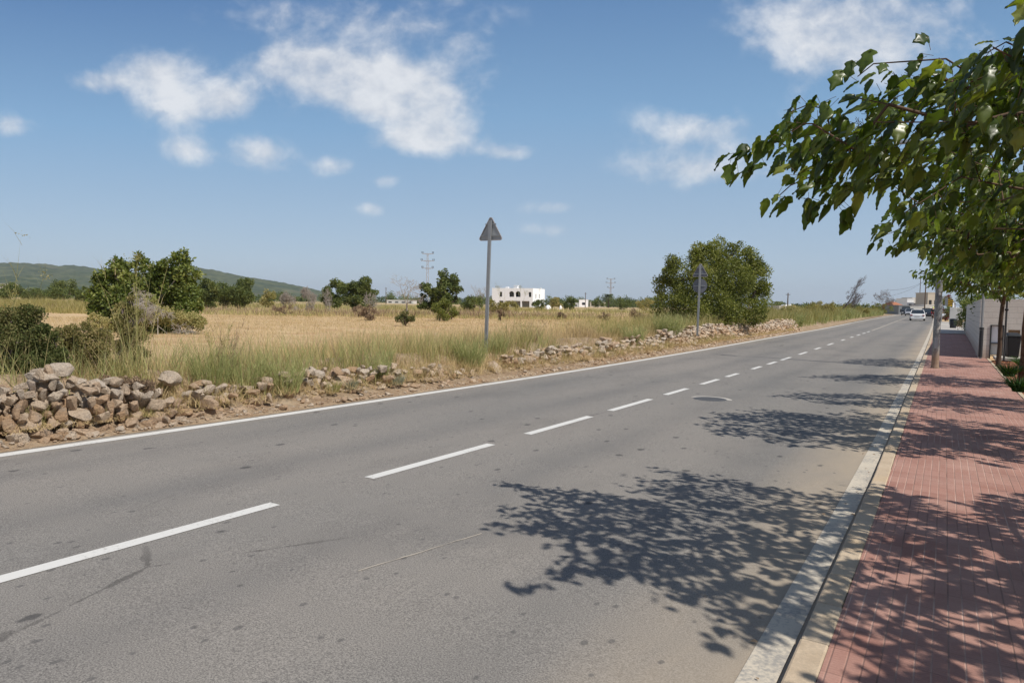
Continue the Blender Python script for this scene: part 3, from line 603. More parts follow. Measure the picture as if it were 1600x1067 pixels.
# ------------------------------------------------------------------ vehicles
def car(name, label, cat, pos, heading, paint, kind='saloon', group=None):
    """heading: rotation about z, front towards +y"""
    o = empty(name, pos, label, cat, group, heading)
    van = kind == 'van'; suv = kind == 'suv'
    Ln, Wd, Ht = (4.9, 1.9, 1.95) if van else (4.3, 1.82, 1.60) if suv else (4.5, 1.78, 1.43)
    belt = 1.05 if van else .98 if suv else .90
    # lower body: cross-sections from the tail to the nose
    st_ = [(-Ln/2, .84, .42, belt-.16), (-Ln/2+.12, .95, .30, belt-.02), (-Ln/2+.6, 1.0, .24, belt), (0, 1.0, .22, belt), (Ln/2-1.3, 1.0, .22, belt), (Ln/2-.9, .99, .22, belt-.06), (Ln/2-.2, .93, .26, belt-.24), (Ln/2, .80, .36, belt-.38)]
    b = MB(); vs = []
    for y, w_, z0, z1 in st_:
        h = Wd/2*w_; zm = (z0+z1)/2
        vs += [(-h*.93, y, z0), (-h, y, z0+.12), (-h*1.0, y, zm+.1), (-h*.95, y, z1-.04), (-h*.86, y, z1), (h*.86, y, z1), (h*.95, y, z1-.04), (h*1.0, y, zm+.1), (h, y, z0+.12), (h*.93, y, z0)]
    m_ = 10; fs = [(i*m_+j, i*m_+(j+1) % m_, (i+1)*m_+(j+1) % m_, (i+1)*m_+j) for i in range(len(st_)-1) for j in range(m_)]+[tuple(range(m_)), tuple(reversed(range((len(st_)-1)*m_, len(st_)*m_)))]
    b.add(vs, [tuple(reversed(f)) for f in fs]); b.build('body', paint, o, smooth=True)
    if van: gl = [(-Ln/2+.08, .95, belt), (-Ln/2+.14, .88, Ht), (Ln/2-1.55, .86, Ht), (Ln/2-.75, .93, belt-.02)]
    elif suv: gl = [(-Ln/2+.15, .93, belt), (-Ln/2+.45, .78, Ht-.03), (Ln/2-1.9, .76, Ht-.02), (Ln/2-1.15, .90, belt-.02)]
    else: gl = [(-Ln/2+.55, .90, belt-.01), (-Ln/2+1.15, .72, Ht-.02), (Ln/2-2.0, .71, Ht-.02), (Ln/2-1.2, .88, belt-.03)]
    g_ = MB(); vs = [(s_*Wd/2*w_, y, z) for y, w_, z in gl for s_ in (-1, 1)]
    g_.add(vs, [(0, 1, 3, 2), (4, 5, 7, 6), (0, 2, 4, 6), (1, 7, 5, 3), (2, 3, 5, 4), (0, 6, 7, 1)]); g_.build('cabin_glass', M['glass'], o)
    r_ = MB(); (y1, w1, z1), (y2, w2, z2) = gl[1], gl[2]
    r_.add([(s_*Wd/2*w_*q, y+dy, z+dz) for y, w_, dy in ((y1, w1, -.03), (y2, w2, .03)) for s_ in (-1, 1) for (q, z, dz) in ((1.03, z1, -.02), (.86, z1, .045))],
           [(0, 1, 3, 2), (4, 6, 7, 5), (1, 5, 7, 3), (0, 4, 5, 1), (2, 3, 7, 6), (0, 2, 6, 4)]); r_.build('roof', paint, o)
    for s_ in (-1, 1):
        for (ya, wa, za), (yb, wb_, zb) in ((gl[0], gl[1]), (gl[3], gl[2])):
            MB().tube([(s_*Wd/2*wa*1.0, ya, za), (s_*Wd/2*wb_*1.0, yb, zb)], .035 if not van else .05, 5).build('pillar', paint, o)
        ym = (gl[1][0]+gl[2][0])/2; MB().tube([(s_*Wd/2*.93, ym-.1, belt-.03), (s_*Wd/2*gl[1][1]*1.01, ym, gl[1][2])], .035, 5).build('pillar', paint, o)
    if van:
        for s_ in (-1, 1): MB().add([(s_*Wd/2*.957, -Ln/2+.1, belt-.02), (s_*Wd/2*.957, .35, belt-.02), (s_*Wd/2*.872, .35, Ht), (s_*Wd/2*.895, -Ln/2+.14, Ht)], [(0, 1, 2, 3)]).build('side_panel', paint, o)
    for sy in (-Ln/2+.85, Ln/2-.85):
        for s_ in (-1, 1):
            wh = MB().tube([(s_*(Wd/2-.02), sy, .32), (s_*(Wd/2-.22), sy, .32)], .325, 18).build('wheel', M['rubber'], o)
            MB().tube([(s_*(Wd/2-.012), sy, .32), (s_*(Wd/2-.05), sy, .32)], .2, 12).build('rim', M['galv'], wh)
    for s_ in (-1, 1):
        MB().box((s_*(Wd/2-.21), -Ln/2+.03, belt-.20), (.26, .1, .16 if not (suv or van) else .3)).build('tail_light', M['red_lens'], o, bevel=.02)
        MB().box((s_*(Wd/2-.30), Ln/2-.06, belt-.42), (.34, .16, .15)).build('headlight', M['lamp_lens'], o, bevel=.03)
        MB().box((s_*(Wd/2+.06), gl[3][0]-.25, belt+.08), (.16, .1, .12)).build('mirror', paint, o, bevel=.02)
    MB().box((0, -Ln/2-.015, belt-.34), (.52, .02, .11)).build('number_plate', M['offwhite'], o)
    MB().box((0, -Ln/2+.06, .33), (Wd*.82, .22, .16)).build('rear_bumper', M['darkgrey'] if suv else paint, o, bevel=.03)
    MB().box((0, Ln/2-.06, .42), (Wd*.74, .2, .2)).build('front_bumper', M['darkgrey'], o, bevel=.03)
    return o
def groundat(px, depth): p = GD(px, depth); p[2] = float(zr(p[1])); return p
car('parked_car', 'white saloon car seen from behind in the lane at the far end of the road', 'car', groundat(1434, 90), rad(1.5), M['white_paint']).name = 'car'
car('car', 'small black car in shade just right of the white saloon', 'car', groundat(1449.6, 116), rad(184), M['black_paint'], 'suv')
car('car', 'distant silver car half hidden behind the left side of the white saloon', 'car', groundat(1421.5, 150), rad(182), M['silver_paint'], 'suv')
tr = groundat(1415.5, 165); car('van', 'dark van at the left edge of the road where the road ends', 'van', tr, rad(182), M['black_paint'], 'van')
vn = GD(1496, 108); vn[2] = .2; car('parked_van', 'white van parked nose out beside the gate pillar and chevron sign', 'van', vn, rad(112), M['white_paint'], 'van')

# ------------------------------------------------------------------ cyclist
cyp = groundat(1458, 98)
bk = empty('bicycle', cyp, 'thin road bicycle ridden away beside the kerb', 'bicycle', rz=rad(2))
for y_ in (-.5, .5):
    b = MB(); n = 20; pts = [(0, y_+.33*cos(2*pi*k/n), .34+.33*sin(2*pi*k/n)) for k in range(n+1)]; b.tube(pts, .016, 6, False)
    for k in range(0, n, 2): b.tube([(0, y_, .34), pts[k]], .003, 3, False)
    b.build('wheel', M['rubber'], bk)
MB().tube([(0, -.5, .34), (0, -.12, .88), (0, .38, .86), (0, .5, .34)], .017, 6).tube([(0, -.5, .34), (0, -.02, .3), (0, .38, .82)], .017, 6).tube([(0, -.02, .3), (0, -.13, .95)], .016, 6).build('frame', M['darkgrey'], bk)
MB().box((0, -.17, .97), (.13, .26, .05)).build('saddle', M['black_plastic'], bk, bevel=.02)
MB().tube([(0, .38, .86), (0, .44, .98), (-.2, .46, .98), (-.21, .5, .9)], .013, 6).tube([(0, .44, .98), (.2, .46, .98), (.21, .5, .9)], .013, 6).build('handlebar', M['darkgrey'], bk)
def skin_figure(name, verts, edges, radii, mat, parent=None, lv=1):
    me = bpy.data.meshes.new(name); me.from_pydata(verts, edges, []); o = link(name, me, mat, parent)
    sm = o.modifiers.new('skin', 'SKIN'); sm.use_smooth_shade = True
    if not me.skin_vertices: me.skin_vertices.new()
    for i, r in enumerate(radii): me.skin_vertices[0].data[i].radius = (r, r); me.skin_vertices[0].data[i].use_root = (i == 0)
    ss = o.modifiers.new('sub', 'SUBSURF'); ss.levels = lv; ss.render_levels = lv; return o
V_ = [(0, -.17, 1.03), (0, -.10, 1.22), (0, .02, 1.42), (0, .10, 1.52), (0, .15, 1.60), (0, .17, 1.70),
      (-.17, .04, 1.45), (-.22, .16, 1.22), (-.2, .42, 1.03), (-.2, .48, 1.0), (.17, .04, 1.45), (.22, .16, 1.22), (.2, .42, 1.03), (.2, .48, 1.0),
      (-.10, -.10, 1.0), (-.13, .22, .82), (-.11, .06, .42), (-.11, .10, .35), (-.11, .2, .34), (.10, -.10, 1.0), (.13, .10, .66), (.11, -.02, .28), (.11, .02, .18), (.11, .12, .17)]
E_ = [(0, 1), (1, 2), (2, 3), (3, 4), (4, 5), (2, 6), (6, 7), (7, 8), (8, 9), (2, 10), (10, 11), (11, 12), (12, 13), (0, 14), (14, 15), (15, 16), (16, 17), (17, 18), (0, 19), (19, 20), (20, 21), (21, 22), (22, 23)]
R_ = [.15, .14, .15, .06, .085, .08, .06, .045, .032, .03, .06, .045, .032, .03, .10, .065, .04, .035, .03, .10, .065, .04, .035, .03]
per = skin_figure('person', V_, E_, R_, M['skin']); per.location = cyp; per.rotation_euler = (0, 0, rad(2))
tag(per, 'cyclist in yellow helmet, black top and dark red shorts riding away by the kerb', 'person')
skin_figure('jersey', [V_[0], V_[1], V_[2], V_[6], V_[7], V_[10], V_[11]], [(0, 1), (1, 2), (2, 3), (3, 4), (2, 5), (5, 6)], [.165, .155, .168, .075, .06, .075, .06], M['black_cloth'], per)
skin_figure('shorts', [V_[0], V_[14], V_[15], V_[19], V_[20]], [(0, 1), (1, 2), (0, 3), (3, 4)], [.175, .115, .08, .115, .08], M['red_cloth'], per)
b = MB(); n = 12
rings_ = [(.14, -.02), (.135, .05), (.10, .11), (.04, .14)]
b.add([(r*cos(2*pi*k/n)*.85, .16+r*sin(2*pi*k/n)*1.15, 1.71+z) for r, z in rings_ for k in range(n)], [(i*n+k, i*n+(k+1) % n, (i+1)*n+(k+1) % n, (i+1)*n+k) for i in range(3) for k in range(n)]+[tuple(range(3*n, 4*n))]); b.build('helmet', M['helmet'], per, smooth=True)

# ------------------------------------------------------------------ buildings
hp = GD(800, 205); hp[2] -= .3
hs_ = empty('house', hp, 'white two-storey farmhouse with two arched openings and a ground floor arcade', 'house', rz=rad(9.5))
S_ = 205/FPX
# front face 64 px wide, side face 19 px; local x along the front, y back
FWd = 64*S_*1.083; hb = MB(); HH = 31.0*S_; DP = 9.5; f1 = HH*.46
def opening_wall(mb, x0, x1, z0, z1, holes, y, t=.35):
    """front wall with rectangular or arched holes (cx, w, zb, zt, arched) as real openings"""
    holes = sorted(holes); cur = x0
    for cx, w_, zb, zt, ar in holes:
        a, b_ = cx-w_/2, cx+w_/2
        mb.box(((cur+a)/2, y+t/2, (z0+z1)/2), (a-cur, t, z1-z0))
        if zb > z0+.01: mb.box((cx, y+t/2, (z0+zb)/2), (w_, t, zb-z0))
        if ar:
            n = 8; r = w_/2; zc = zt-r
            for k in range(n):
                t0, t1 = pi-pi*k/n, pi-pi*(k+1)/n; xa, za = cx+r*cos(t0), zc+r*sin(t0); xb, zb2 = cx+r*cos(t1), zc+r*sin(t1)
                mb.add([(xa, y, za), (xb, y, zb2), (xb, y, z1), (xa, y, z1), (xa, y+t, za), (xb, y+t, zb2), (xb, y+t, z1), (xa, y+t, z1)], [(0, 1, 2, 3), (5, 4, 7, 6), (0, 4, 5, 1)])
        elif zt < z1-.01: mb.box((cx, y+t/2, (zt+z1)/2), (w_, t, z1-zt))
        cur = b_
    mb.box(((cur+x1)/2, y+t/2, (z0+z1)/2), (x1-cur, t, z1-z0))
k = FWd/64
X0 = -FWd/2
def hx(px): return X0+(px-772)*k
opening_wall(hb, X0, FWd/2, f1, HH, [(hx(786), 4.2*k, f1+.6, HH-1.15, False), (hx(803), 8.0*k, f1+.6, HH-.9, True), (hx(813), 8.0*k, f1+.6, HH-.9, True), (hx(831.5), 4.2*k, f1+.6, HH-1.15, False)], 0)
opening_wall(hb, X0, FWd/2, 0, f1-.001, [(hx(787), 7*k, 0, f1-.6, False), (hx(797), 7*k, 0, f1-.6, False), (hx(811), 12*k, 0, f1-.6, False), (hx(825), 12*k, 0, f1-.6, False)], .002)
hb.box((X0+.15, DP/2+.36, HH/2), (.3, DP, HH-.01)); hb.box((0, DP+.5, HH/2), (FWd-.01, .3, HH-.01))
opening_side = [(2.6, .8, HH-3.0, HH-1.7), (5.6, .8, HH-3.0, HH-1.7)]
cur = .352
for cy_, w_, zb, zt in opening_side:
    a, b_ = cy_-w_/2, cy_+w_/2; X1 = FWd/2-.15
    hb.box((X1, (cur+a)/2, HH/2), (.3, a-cur, HH-.012)); hb.box((X1, cy_, zb/2), (.3, w_, zb)); hb.box((X1, cy_, (zt+HH-.012)/2), (.3, w_, HH-.012-zt)); cur = b_
hb.box((X1, (cur+DP+.35)/2, HH/2), (.3, DP+.35-cur, HH-.012))
hb.build('wall', M['white'], hs_)
MB().box((0, DP/2+.3, HH-.35), (FWd-.7, DP-.2, .12)).build('roof', M['offwhite'], hs_)
MB().box((0, 2.3, f1), (FWd-.7, 3.6, .2)).build('floor_slab', M['white'], hs_)
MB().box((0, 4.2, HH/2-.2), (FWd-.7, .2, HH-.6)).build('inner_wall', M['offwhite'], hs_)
for cx, w_ in ((hx(803), 5*k), (hx(813), 5*k)): MB().box((cx, 4.08, f1+1.3), (w_, .05, 2.1)).build('door', M['dark'], hs_)
for cx in (hx(786), hx(831.5)): MB().box((cx, .25, (f1+.6+HH-1.15)/2), (4.2*k, .05, HH-1.75-f1)).build('window', M['dark'], hs_)
for cy_, w_, zb, zt in opening_side: MB().box((FWd/2-.2, cy_, (zb+zt)/2), (.05, w_, zt-zb)).build('window', M['grey'], hs_)
MB().box((hx(802), 4.2, HH+.3), (1.1, 1.1, .9)).box((hx(802), 4.2, HH+.85), (1.4, 1.4, .15)).build('chimney', M['white'], hs_)
MB().box((hx(786), 5, HH+.2), (.9, .8, .6)).build('vent_block', M['white'], hs_)
MB().box((hx(838), 5.5, HH+.1), (.3, .3, .5)).build('flue', M['white'], hs_)

def house(name, px, base, depth, w_, h_, label, mat='white', cat='house', parts=(), rz=0, dp=8, windows=3, roof=None, group=None):
    p = GD(px, depth); p[2] -= .3; o = empty(name, p, label, cat, group, rad(28)+rad(rz)); s = depth/FPX; W_ = w_*s; H_ = h_*s
    MB().box((0, dp/2, H_/2), (W_, dp, H_)).build('wall', M[mat], o)
    if roof: 
        MB().add([(-W_/2-.3, -.3, H_+.002), (W_/2+.3, -.3, H_+.002), (W_/2+.3, dp+.3, H_+.002), (-W_/2-.3, dp+.3, H_+.002), (-W_/2*.6, dp/2, H_+1.1), (W_/2*.6, dp/2, H_+1.1)], [(0, 1, 5, 4), (1, 2, 5), (2, 3, 4, 5), (3, 0, 4), (3, 2, 1, 0)]).build('roof', M[roof], o)
    else: MB().box((0, dp/2, H_+.12), (W_+.2, dp+.2, .24)).build('parapet', M[mat], o)
    for k_ in range(windows):
        x = -W_/2+W_*(k_+.5)/windows; MB().box((x, -.01, H_*.52), (min(1.6, W_/windows*.5), .08, H_*.32)).build('window', M['dark'], o)
    for (x0, x1, z0, z1, mt) in parts:
        MB().box(((x0+x1)/2*W_, dp/2+1, (z0+z1)/2*H_), ((x1-x0)*W_, dp*.6, (z1-z0)*H_)).build('upper_storey', M[mt], o)
    return o
house('low_house', 625, 474, 330, 42, 6, 'long low white farmhouse behind the dead tree left of the white farmhouse', 'offwhite', windows=4)
house('low_house', 912, 474, 330, 14, 12, 'white block house beside the dark utility pole right of the farmhouse', 'white', windows=1)
house('low_house', 895, 474, 310, 18, 7, 'low white outbuilding behind the round shrub right of the farmhouse', 'offwhite', windows=2)
house('low_house', 934, 474, 340, 24, 8, 'long low cream building just left of the palm tree', 'cream', windows=3)
house('hill_house', 417, 460, 900, 15, 5, 'distant white house at the foot of the hill above bare shrubs', 'white', windows=4, dp=12)
house('hill_house', 419, 460, 1000, 6, 12, 'small white house tower on the hill foot above the long white house', 'white', windows=1, dp=8)
house('hill_house', 6, 455, 420, 14, 20, 'pale pinkish building at the left edge below the hill', 'cream', windows=3)
house('low_house', 1229, 480, 250, 22, 9, 'low white house with stepped roof behind tall weeds right of the large bush', 'offwhite', windows=3, parts=((.05, .55, 1.0, 1.35, 'white'),))
house('shop_building', 1413, 490, 185, 17, 15, 'grey shop building with dark shutters left of the white saloon', 'grey', cat='building', windows=2)
house('shop_building', 1403, 486, 215, 12, 15, 'orange brick building with tiled roof at the left end of the street', 'terracotta', cat='building', windows=1, roof='terracotta')
house('town_building', 1422, 486, 240, 10, 24, 'narrow white tall building behind the distant silver car', 'white', cat='building', windows=1)
house('town_building', 1438, 486, 260, 26, 25, 'white flat roofed block with dark balconies behind the white saloon', 'offwhite', cat='building', windows=3)
house('town_building', 1437, 486, 200, 30, 13, 'long low grey white building directly behind the white saloon', 'offwhite', cat='building', windows=4)
house('town_building', 1457, 486, 230, 16, 34, 'tall cream building with brick balcony above the cyclist', 'cream', cat='building', windows=2, parts=((-.4, .5, .55, .8, 'terracotta'),))
house('town_building', 1452, 486, 205, 14, 16, 'low white wall and building behind the black car', 'offwhite', cat='building', windows=2)
fp = GD(1040, 2); 
for (px, w_, h_, d_, lb) in ((856.5, 9, 7, 150, 'rounded white garden dome at the right foot of the farmhouse'), (876, 4, 6, 165, 'small white gatepost dome between the farmhouse and the round shrub')):
    p = GD(px, d_); o = empty('white_kiln', p, lb, 'outbuilding'); s = d_/FPX
    MB().tube([(0, 0, 0), (0, 0, h_*s*.55), (0, 0, h_*s*.85), (0, 0, h_*s)], [w_*s/2, w_*s/2*.9, w_*s/2*.55, .1], 12).build('dome', M['white'], o, smooth=True)
    MB().box((w_*s*.3, 0, h_*s*.25), (w_*s*.5, w_*s*.5, h_*s*.5)).build('side_block', M['white'], o, bevel=.05)

# ------------------------------------------------------------------ pylons, utility poles, wires
def pylon(px, depth, h, arms, label, mat='pylon'):
    p = GD(px, depth); o = empty('pylon', p, label, 'pylon', 'power pylons across the fields', PSI+rad(5)); mb = MB()
    for sx_ in (-1, 1):
        for sy in (-1, 1): mb.tube([(sx_*.55, sy*.45, -.3), (sx_*.2, sy*.2, h)], .075, 4)
    nseg = 12
    for i in range(nseg):
        za, zb = h*i/nseg, h*(i+1)/nseg; wa = .55-.35*i/nseg; wb_ = .55-.35*(i+1)/nseg
        for sy in (-.8, .8): mb.tube([((-1)**i*wa, sy*wa, za), ((-1)**(i+1)*wb_, sy*wb_, zb)], .05, 4)
    mb.build('mast', M[mat], o)
    for z, half in arms:
        MB().tube([(-half, 0, z), (half, 0, z)], .12, 4).tube([(-half*.6, 0, z), (0, 0, z-.5)], .05, 4).tube([(half*.6, 0, z), (0, 0, z-.5)], .05, 4).build('cross_arm', M[mat], o)
        for s_ in (-1, 1): 
            for q in (1, .8): MB().tube([(s_*half*q, 0, z+.1), (s_*half*q, 0, z+.8)], .11, 5).build('insulator', M['darkgrey'], o)
    return o
s = 250/FPX
pylon(667.5, 250, 80*s, [(80*s-.1, 9*s), (68.5*s, 10.2*s), (57*s, 8.8*s)], 'near lattice pylon with three cross arms behind the green fig tree')
s = 420/FPX
pylon(953.5, 420, 44*s, [(43.5*s, 6.5*s), (37.5*s, 7.5*s), (30*s, 5*s)], 'distant faint pylon rising behind the palm tree')
for (px, d, hpx, lb) in ((914.5, 240, 24, 'short dark utility pole beside the white block house'), (603, 260, 26, 'thin dark utility pole left of the dead tree'), (1230.5, 140, 33, 'wooden utility pole in front of the low white house right of the big bush'),
                         (1444.5, 150, 59, 'dark wooden utility pole rising above the white saloon'), (1436, 240, 60, 'thin far utility pole left of the dark wooden pole')):
    p = GD(px, d); o = empty('utility_pole', p, lb, 'pole', 'wooden utility poles'); h = hpx*d/FPX
    MB().tube([(0, 0, -.3), (0, 0, h)], [.14, .10] if d < 300 else .1, 7).build('shaft', M['wood_pole'], o, smooth=True)
    MB().box((0, 0, h-.35), (.9, .08, .1), rz=.5).build('cross_arm', M['wood_pole'], o)
wa = GD(1444.5, 150); wa[2] += 56*150/FPX
for i, (px, d, up) in enumerate(((1375, 70, 30), (1380, 95, 20), (1500, 60, 8))):
    e = GD(px, d); e[2] = CAMH+up*d/FPX; pts = []
    for k in range(15):
        t = k/14; p = wa*(1-t)+e*t; p[2] -= .6*4*t*(1-t); pts.append(p)
    o = MB().tube(pts, .02, 4).build('overhead_wire', M['darkgrey']); tag(o, ['upper slack wire from the dark pole over the half dead tree', 'lower slack wire from the dark pole over the half dead tree', 'slack wire from the dark pole to the pavement trees'][i], 'wire', 'overhead wires')
# ------------------------------------------------------------------ hills
def hills(name, prof, depth, thick, base=454, seed=1):
    """ridge as a real slope: rows climb from the foot (near) to the crest (depth)"""
    xs = np.arange(prof[0][0], prof[-1][0]+1, 3.); ph = np.interp(xs, [p[0] for p in prof], [p[1] for p in prof]); ph = np.convolve(np.pad(ph, 5, 'edge'), np.ones(11)/11, 'valid')
    V = []; rows = 16
    for j in range(rows+6):
        t = j/(rows-1) if j < rows else 1+(j-rows+1)*.12; d = depth-thick*(1-t)
        for px, y in zip(xs, ph):
            r = ray(px, 474+.0175*(px-800)); p = np.array([0, 0, CAMH])+r*d
            H_ = (474+.0175*(px-800)-y)*depth/FPX
            hh = H_*(sin(min(t, 1)*pi/2)**1.15 if t <= 1 else 1-(t-1)*.9)
            g = vnoise(p[0], p[1], 170, seed)*.6+vnoise(p[0], p[1], 60, seed+1)*.3+vnoise(p[0], p[1], 22, seed+2)*.14
            p[2] = -6+hh+6*min(1, hh/30)+(g-.5)*H_*.26*sin(pi*min(t, 1)*.9)+ (vnoise(p[0], p[1], 9, seed+5)-.5)*3.5
            V.append(p)
    n = len(xs); R_n = rows+6; F = [(j*n+i, j*n+i+1, (j+1)*n+i+1, (j+1)*n+i) for j in range(R_n-1) for i in range(n-1)]
    tag(link(name, npmesh(name, V, F), M['hill'], smooth=True), kind='structure')
hills('far_hills', [(-700, 440), (-420, 427), (-150, 423), (-40, 417), (40, 413), (90, 418), (140, 420), (190, 428), (290, 419), (320, 423), (380, 434), (440, 442), (475, 449), (520, 458), (600, 472)], 2600, 1100, seed=3)
hills('near_hills', [(-800, 448), (-300, 446), (-60, 438), (30, 430), (90, 440), (160, 448), (240, 455), (330, 465)], 1700, 500, seed=8)

# ------------------------------------------------------------------ generic leaf / stem meshes
def leaf_template(kind):
    if kind == 'mulberry':   # ovate, toothed, folded along the midrib, tip bent down
        ys = [0, .08, .20, .33, .46, .60, .75, .89, 1.0]; T2 = []
        for ws in ([.01, .22, .31, .34, .31, .25, .17, .08, 0], [.01, .24, .38, .20, .30, .36, .17, .08, 0]):
            V, F = [], []
            for i, (y, w_) in enumerate(zip(ys, ws)):
                dz = -.30*y*y; tooth = (.03 if i % 2 else -.02)*(0 < w_); rip = .018*(-1)**i
                V += [(0, y, dz-.03), (-w_*.55, y-.02, dz+.05+rip), (-w_-tooth, y-.06+.03*(i % 2), dz-.02-rip), (w_*.55, y-.02, dz+.05+rip), (w_+tooth, y-.06+.03*(i % 2), dz-.02-rip)]
            for i in range(8):
                a, b = i*5, (i+1)*5
                F += [(a, b, b+1, a+1), (a+1, b+1, b+2, a+2), (a, a+3, b+3, b), (a+3, a+4, b+4, b+3)]
            T2.append(V)
        return np.array(T2), np.array(F)
    if kind == 'mid':
        V = [(0, 0, 0), (-.34, .3, .05), (.34, .3, .05), (0, .4, -.04), (-.28, .66, -.06), (.28, .66, -.06), (0, 1, -.22)]
        F = [(0, 3, 1, 1), (0, 2, 3, 3), (3, 4, 1, 1), (3, 2, 5, 5), (3, 6, 4, 4), (3, 5, 6, 6)]
        F = [(0, 3, 4, 1), (0, 2, 5, 3), (3, 6, 4, 4), (3, 5, 6, 6)]
        V = V; return np.array(V), np.array([(0, 3, 4, 1), (0, 2, 5, 3)]), np.array([(3, 6, 4), (3, 5, 6)])
    return None
def orient(a, n):
    a = a/np.linalg.norm(a, axis=1, keepdims=True); s_ = np.cross(a, n); s_ /= np.linalg.norm(s_, axis=1, keepdims=True)+1e-9; n2 = np.cross(s_, a); return s_, a, n2
def leaves_mesh(name, P, A, Nn, S, tint, kind, mat, parent=None, width=None):
    s_, a, n2 = orient(A, Nn)
    if kind == 'mulberry': TV, TF = leaf_template('mulberry')
    elif kind == 'mid': TV = np.array([(0, 0, 0), (-.36, .28, .05), (-.27, .7, -.07), (0, 1, -.22), (.27, .7, -.07), (.36, .28, .05), (0, .45, -.03)], float); TF = np.array([(0, 6, 2, 1), (6, 3, 3, 2), (0, 5, 4, 6), (6, 4, 3, 3)]); TF = np.array([(0, 6, 2, 1), (0, 5, 4, 6)]); TF3 = None
    else: TV = np.array([(0, 0, 0), (-.3, .5, .04), (0, 1, -.08), (.3, .5, .04)], float); TF = np.array([(0, 3, 2, 1)])
    if kind == 'mid':
        TV = np.array([(0, 0, 0), (-.31, .30, .03), (-.22, .68, -.06), (0, 1, -.2), (.22, .68, -.06), (.31, .30, .03)], float); TF = np.array([(0, 3, 2, 1), (0, 5, 4, 3)])
    n = len(P); ch = TV[rng.integers(0, 2, n)*(rng.random(n) < .8)] if TV.ndim == 3 else TV[None]; k = ch.shape[1]; wd = np.ones(n) if width is None else width
    V = P[:, None, :]+S[:, None, None]*((ch[:, :, 0:1]*wd[:, None, None])*s_[:, None, :]+ch[:, :, 1:2]*a[:, None, :]+ch[:, :, 2:3]*n2[:, None, :])
    F = (TF[None]+(np.arange(n)*k)[:, None, None]).reshape(-1, TF.shape[1])
    me = npmesh(name, V.reshape(-1, 3), F, np.repeat(tint, k)); return link(name, me, mat, parent, smooth=(kind == 'mulberry'))
def seg_tubes(name, A, B, ra, rb, mat, parent=None, n=5):
    """many tapered segments as one mesh"""
    A = np.asarray(A, float); B = np.asarray(B, float); d = B-A; ln = np.linalg.norm(d, axis=1, keepdims=True)+1e-9; t = d/ln
    h = np.where(abs(t[:, 2:3]) > .9, np.array([[1., 0, 0]]), np.array([[0, 0, 1.]])); u_ = np.cross(t, h); u_ /= np.linalg.norm(u_, axis=1, keepdims=True); v_ = np.cross(t, u_)
    an = 2*pi*np.arange(n)/n; off = u_[:, None, :]*np.cos(an)[None, :, None]+v_[:, None, :]*np.sin(an)[None, :, None]
    ra = np.asarray(ra)[:, None, None]; rb = np.asarray(rb)[:, None, None]
    V = np.concatenate([A[:, None]+off*ra, B[:, None]+off*rb], 1).reshape(-1, 3); m_ = len(A)
    f = np.array([(k, (k+1) % n, n+(k+1) % n, n+k) for k in range(n)]); F = (f[None]+(np.arange(m_)*2*n)[:, None, None]).reshape(-1, 4)
    return link(name, npmesh(name, V, F), mat, parent, smooth=True)
def skeleton(start, C, r0, step=.30, wig=.085):
    """grow branches from start nodes to every cluster centre; returns segments with pipe-model radii"""
    nodes = [np.array(p, float) for p in start]; par = [-1]+list(range(len(start)-1)); tips = []
    o0 = nodes[-1]; order = np.argsort(np.linalg.norm(C-o0, axis=1))
    arr = np.array(nodes)
    for ci in order:
        c = C[ci]; d = np.linalg.norm(arr-c, axis=1); pen = .35*np.linalg.norm(arr-o0, axis=1); j = int(np.argmin(d+pen+(arr[:, 2] > c[2]+.3)*.3)) if len(nodes) > 1 else 0
        if j < len(start)-2: j = len(start)-1
        L_ = np.linalg.norm(c-nodes[j]); k = max(1, int(L_/step)); prev = j; p0 = nodes[j]
        for q in range(1, k+1):
            t = q/k; p = p0*(1-t)+c*t; 
            if q < k: p = p+rng.normal(0, wig, 3)*min(1, L_)+np.array([0, 0, .12*L_*sin(pi*t)])
            nodes.append(p); par.append(prev); prev = len(nodes)-1
        arr = np.array(nodes); tips.append(prev)
    cnt = np.zeros(len(nodes)); 
    for t in tips: cnt[t] += 1
    for i in range(len(nodes)-1, 0, -1):
        if par[i] >= 0: cnt[par[i]] += cnt[i]
    rad_ = r0*np.sqrt(np.maximum(cnt, .6)/max(1, len(C)))**1.05
    i = np.arange(1, len(nodes)); pr = np.array(par)[i]; return arr[pr], arr[i], np.minimum(rad_[pr], rad_[i]*1.35), rad_[i]
def inpoly(px, py, poly):
    c = np.zeros(len(px), bool); n = len(poly); j = n-1
    for i in range(n):
        xi, yi = poly[i]; xj, yj = poly[j]
        hit = ((yi > py) != (yj > py)) & (px < (xj-xi)*(py-yi)/(yj-yi+1e-12)+xi); c ^= hit; j = i
    return c
def shadow_pt(P):
    t = P[:, 2]/SUNV[2]; return P-SUNV[None]*t[:, None]

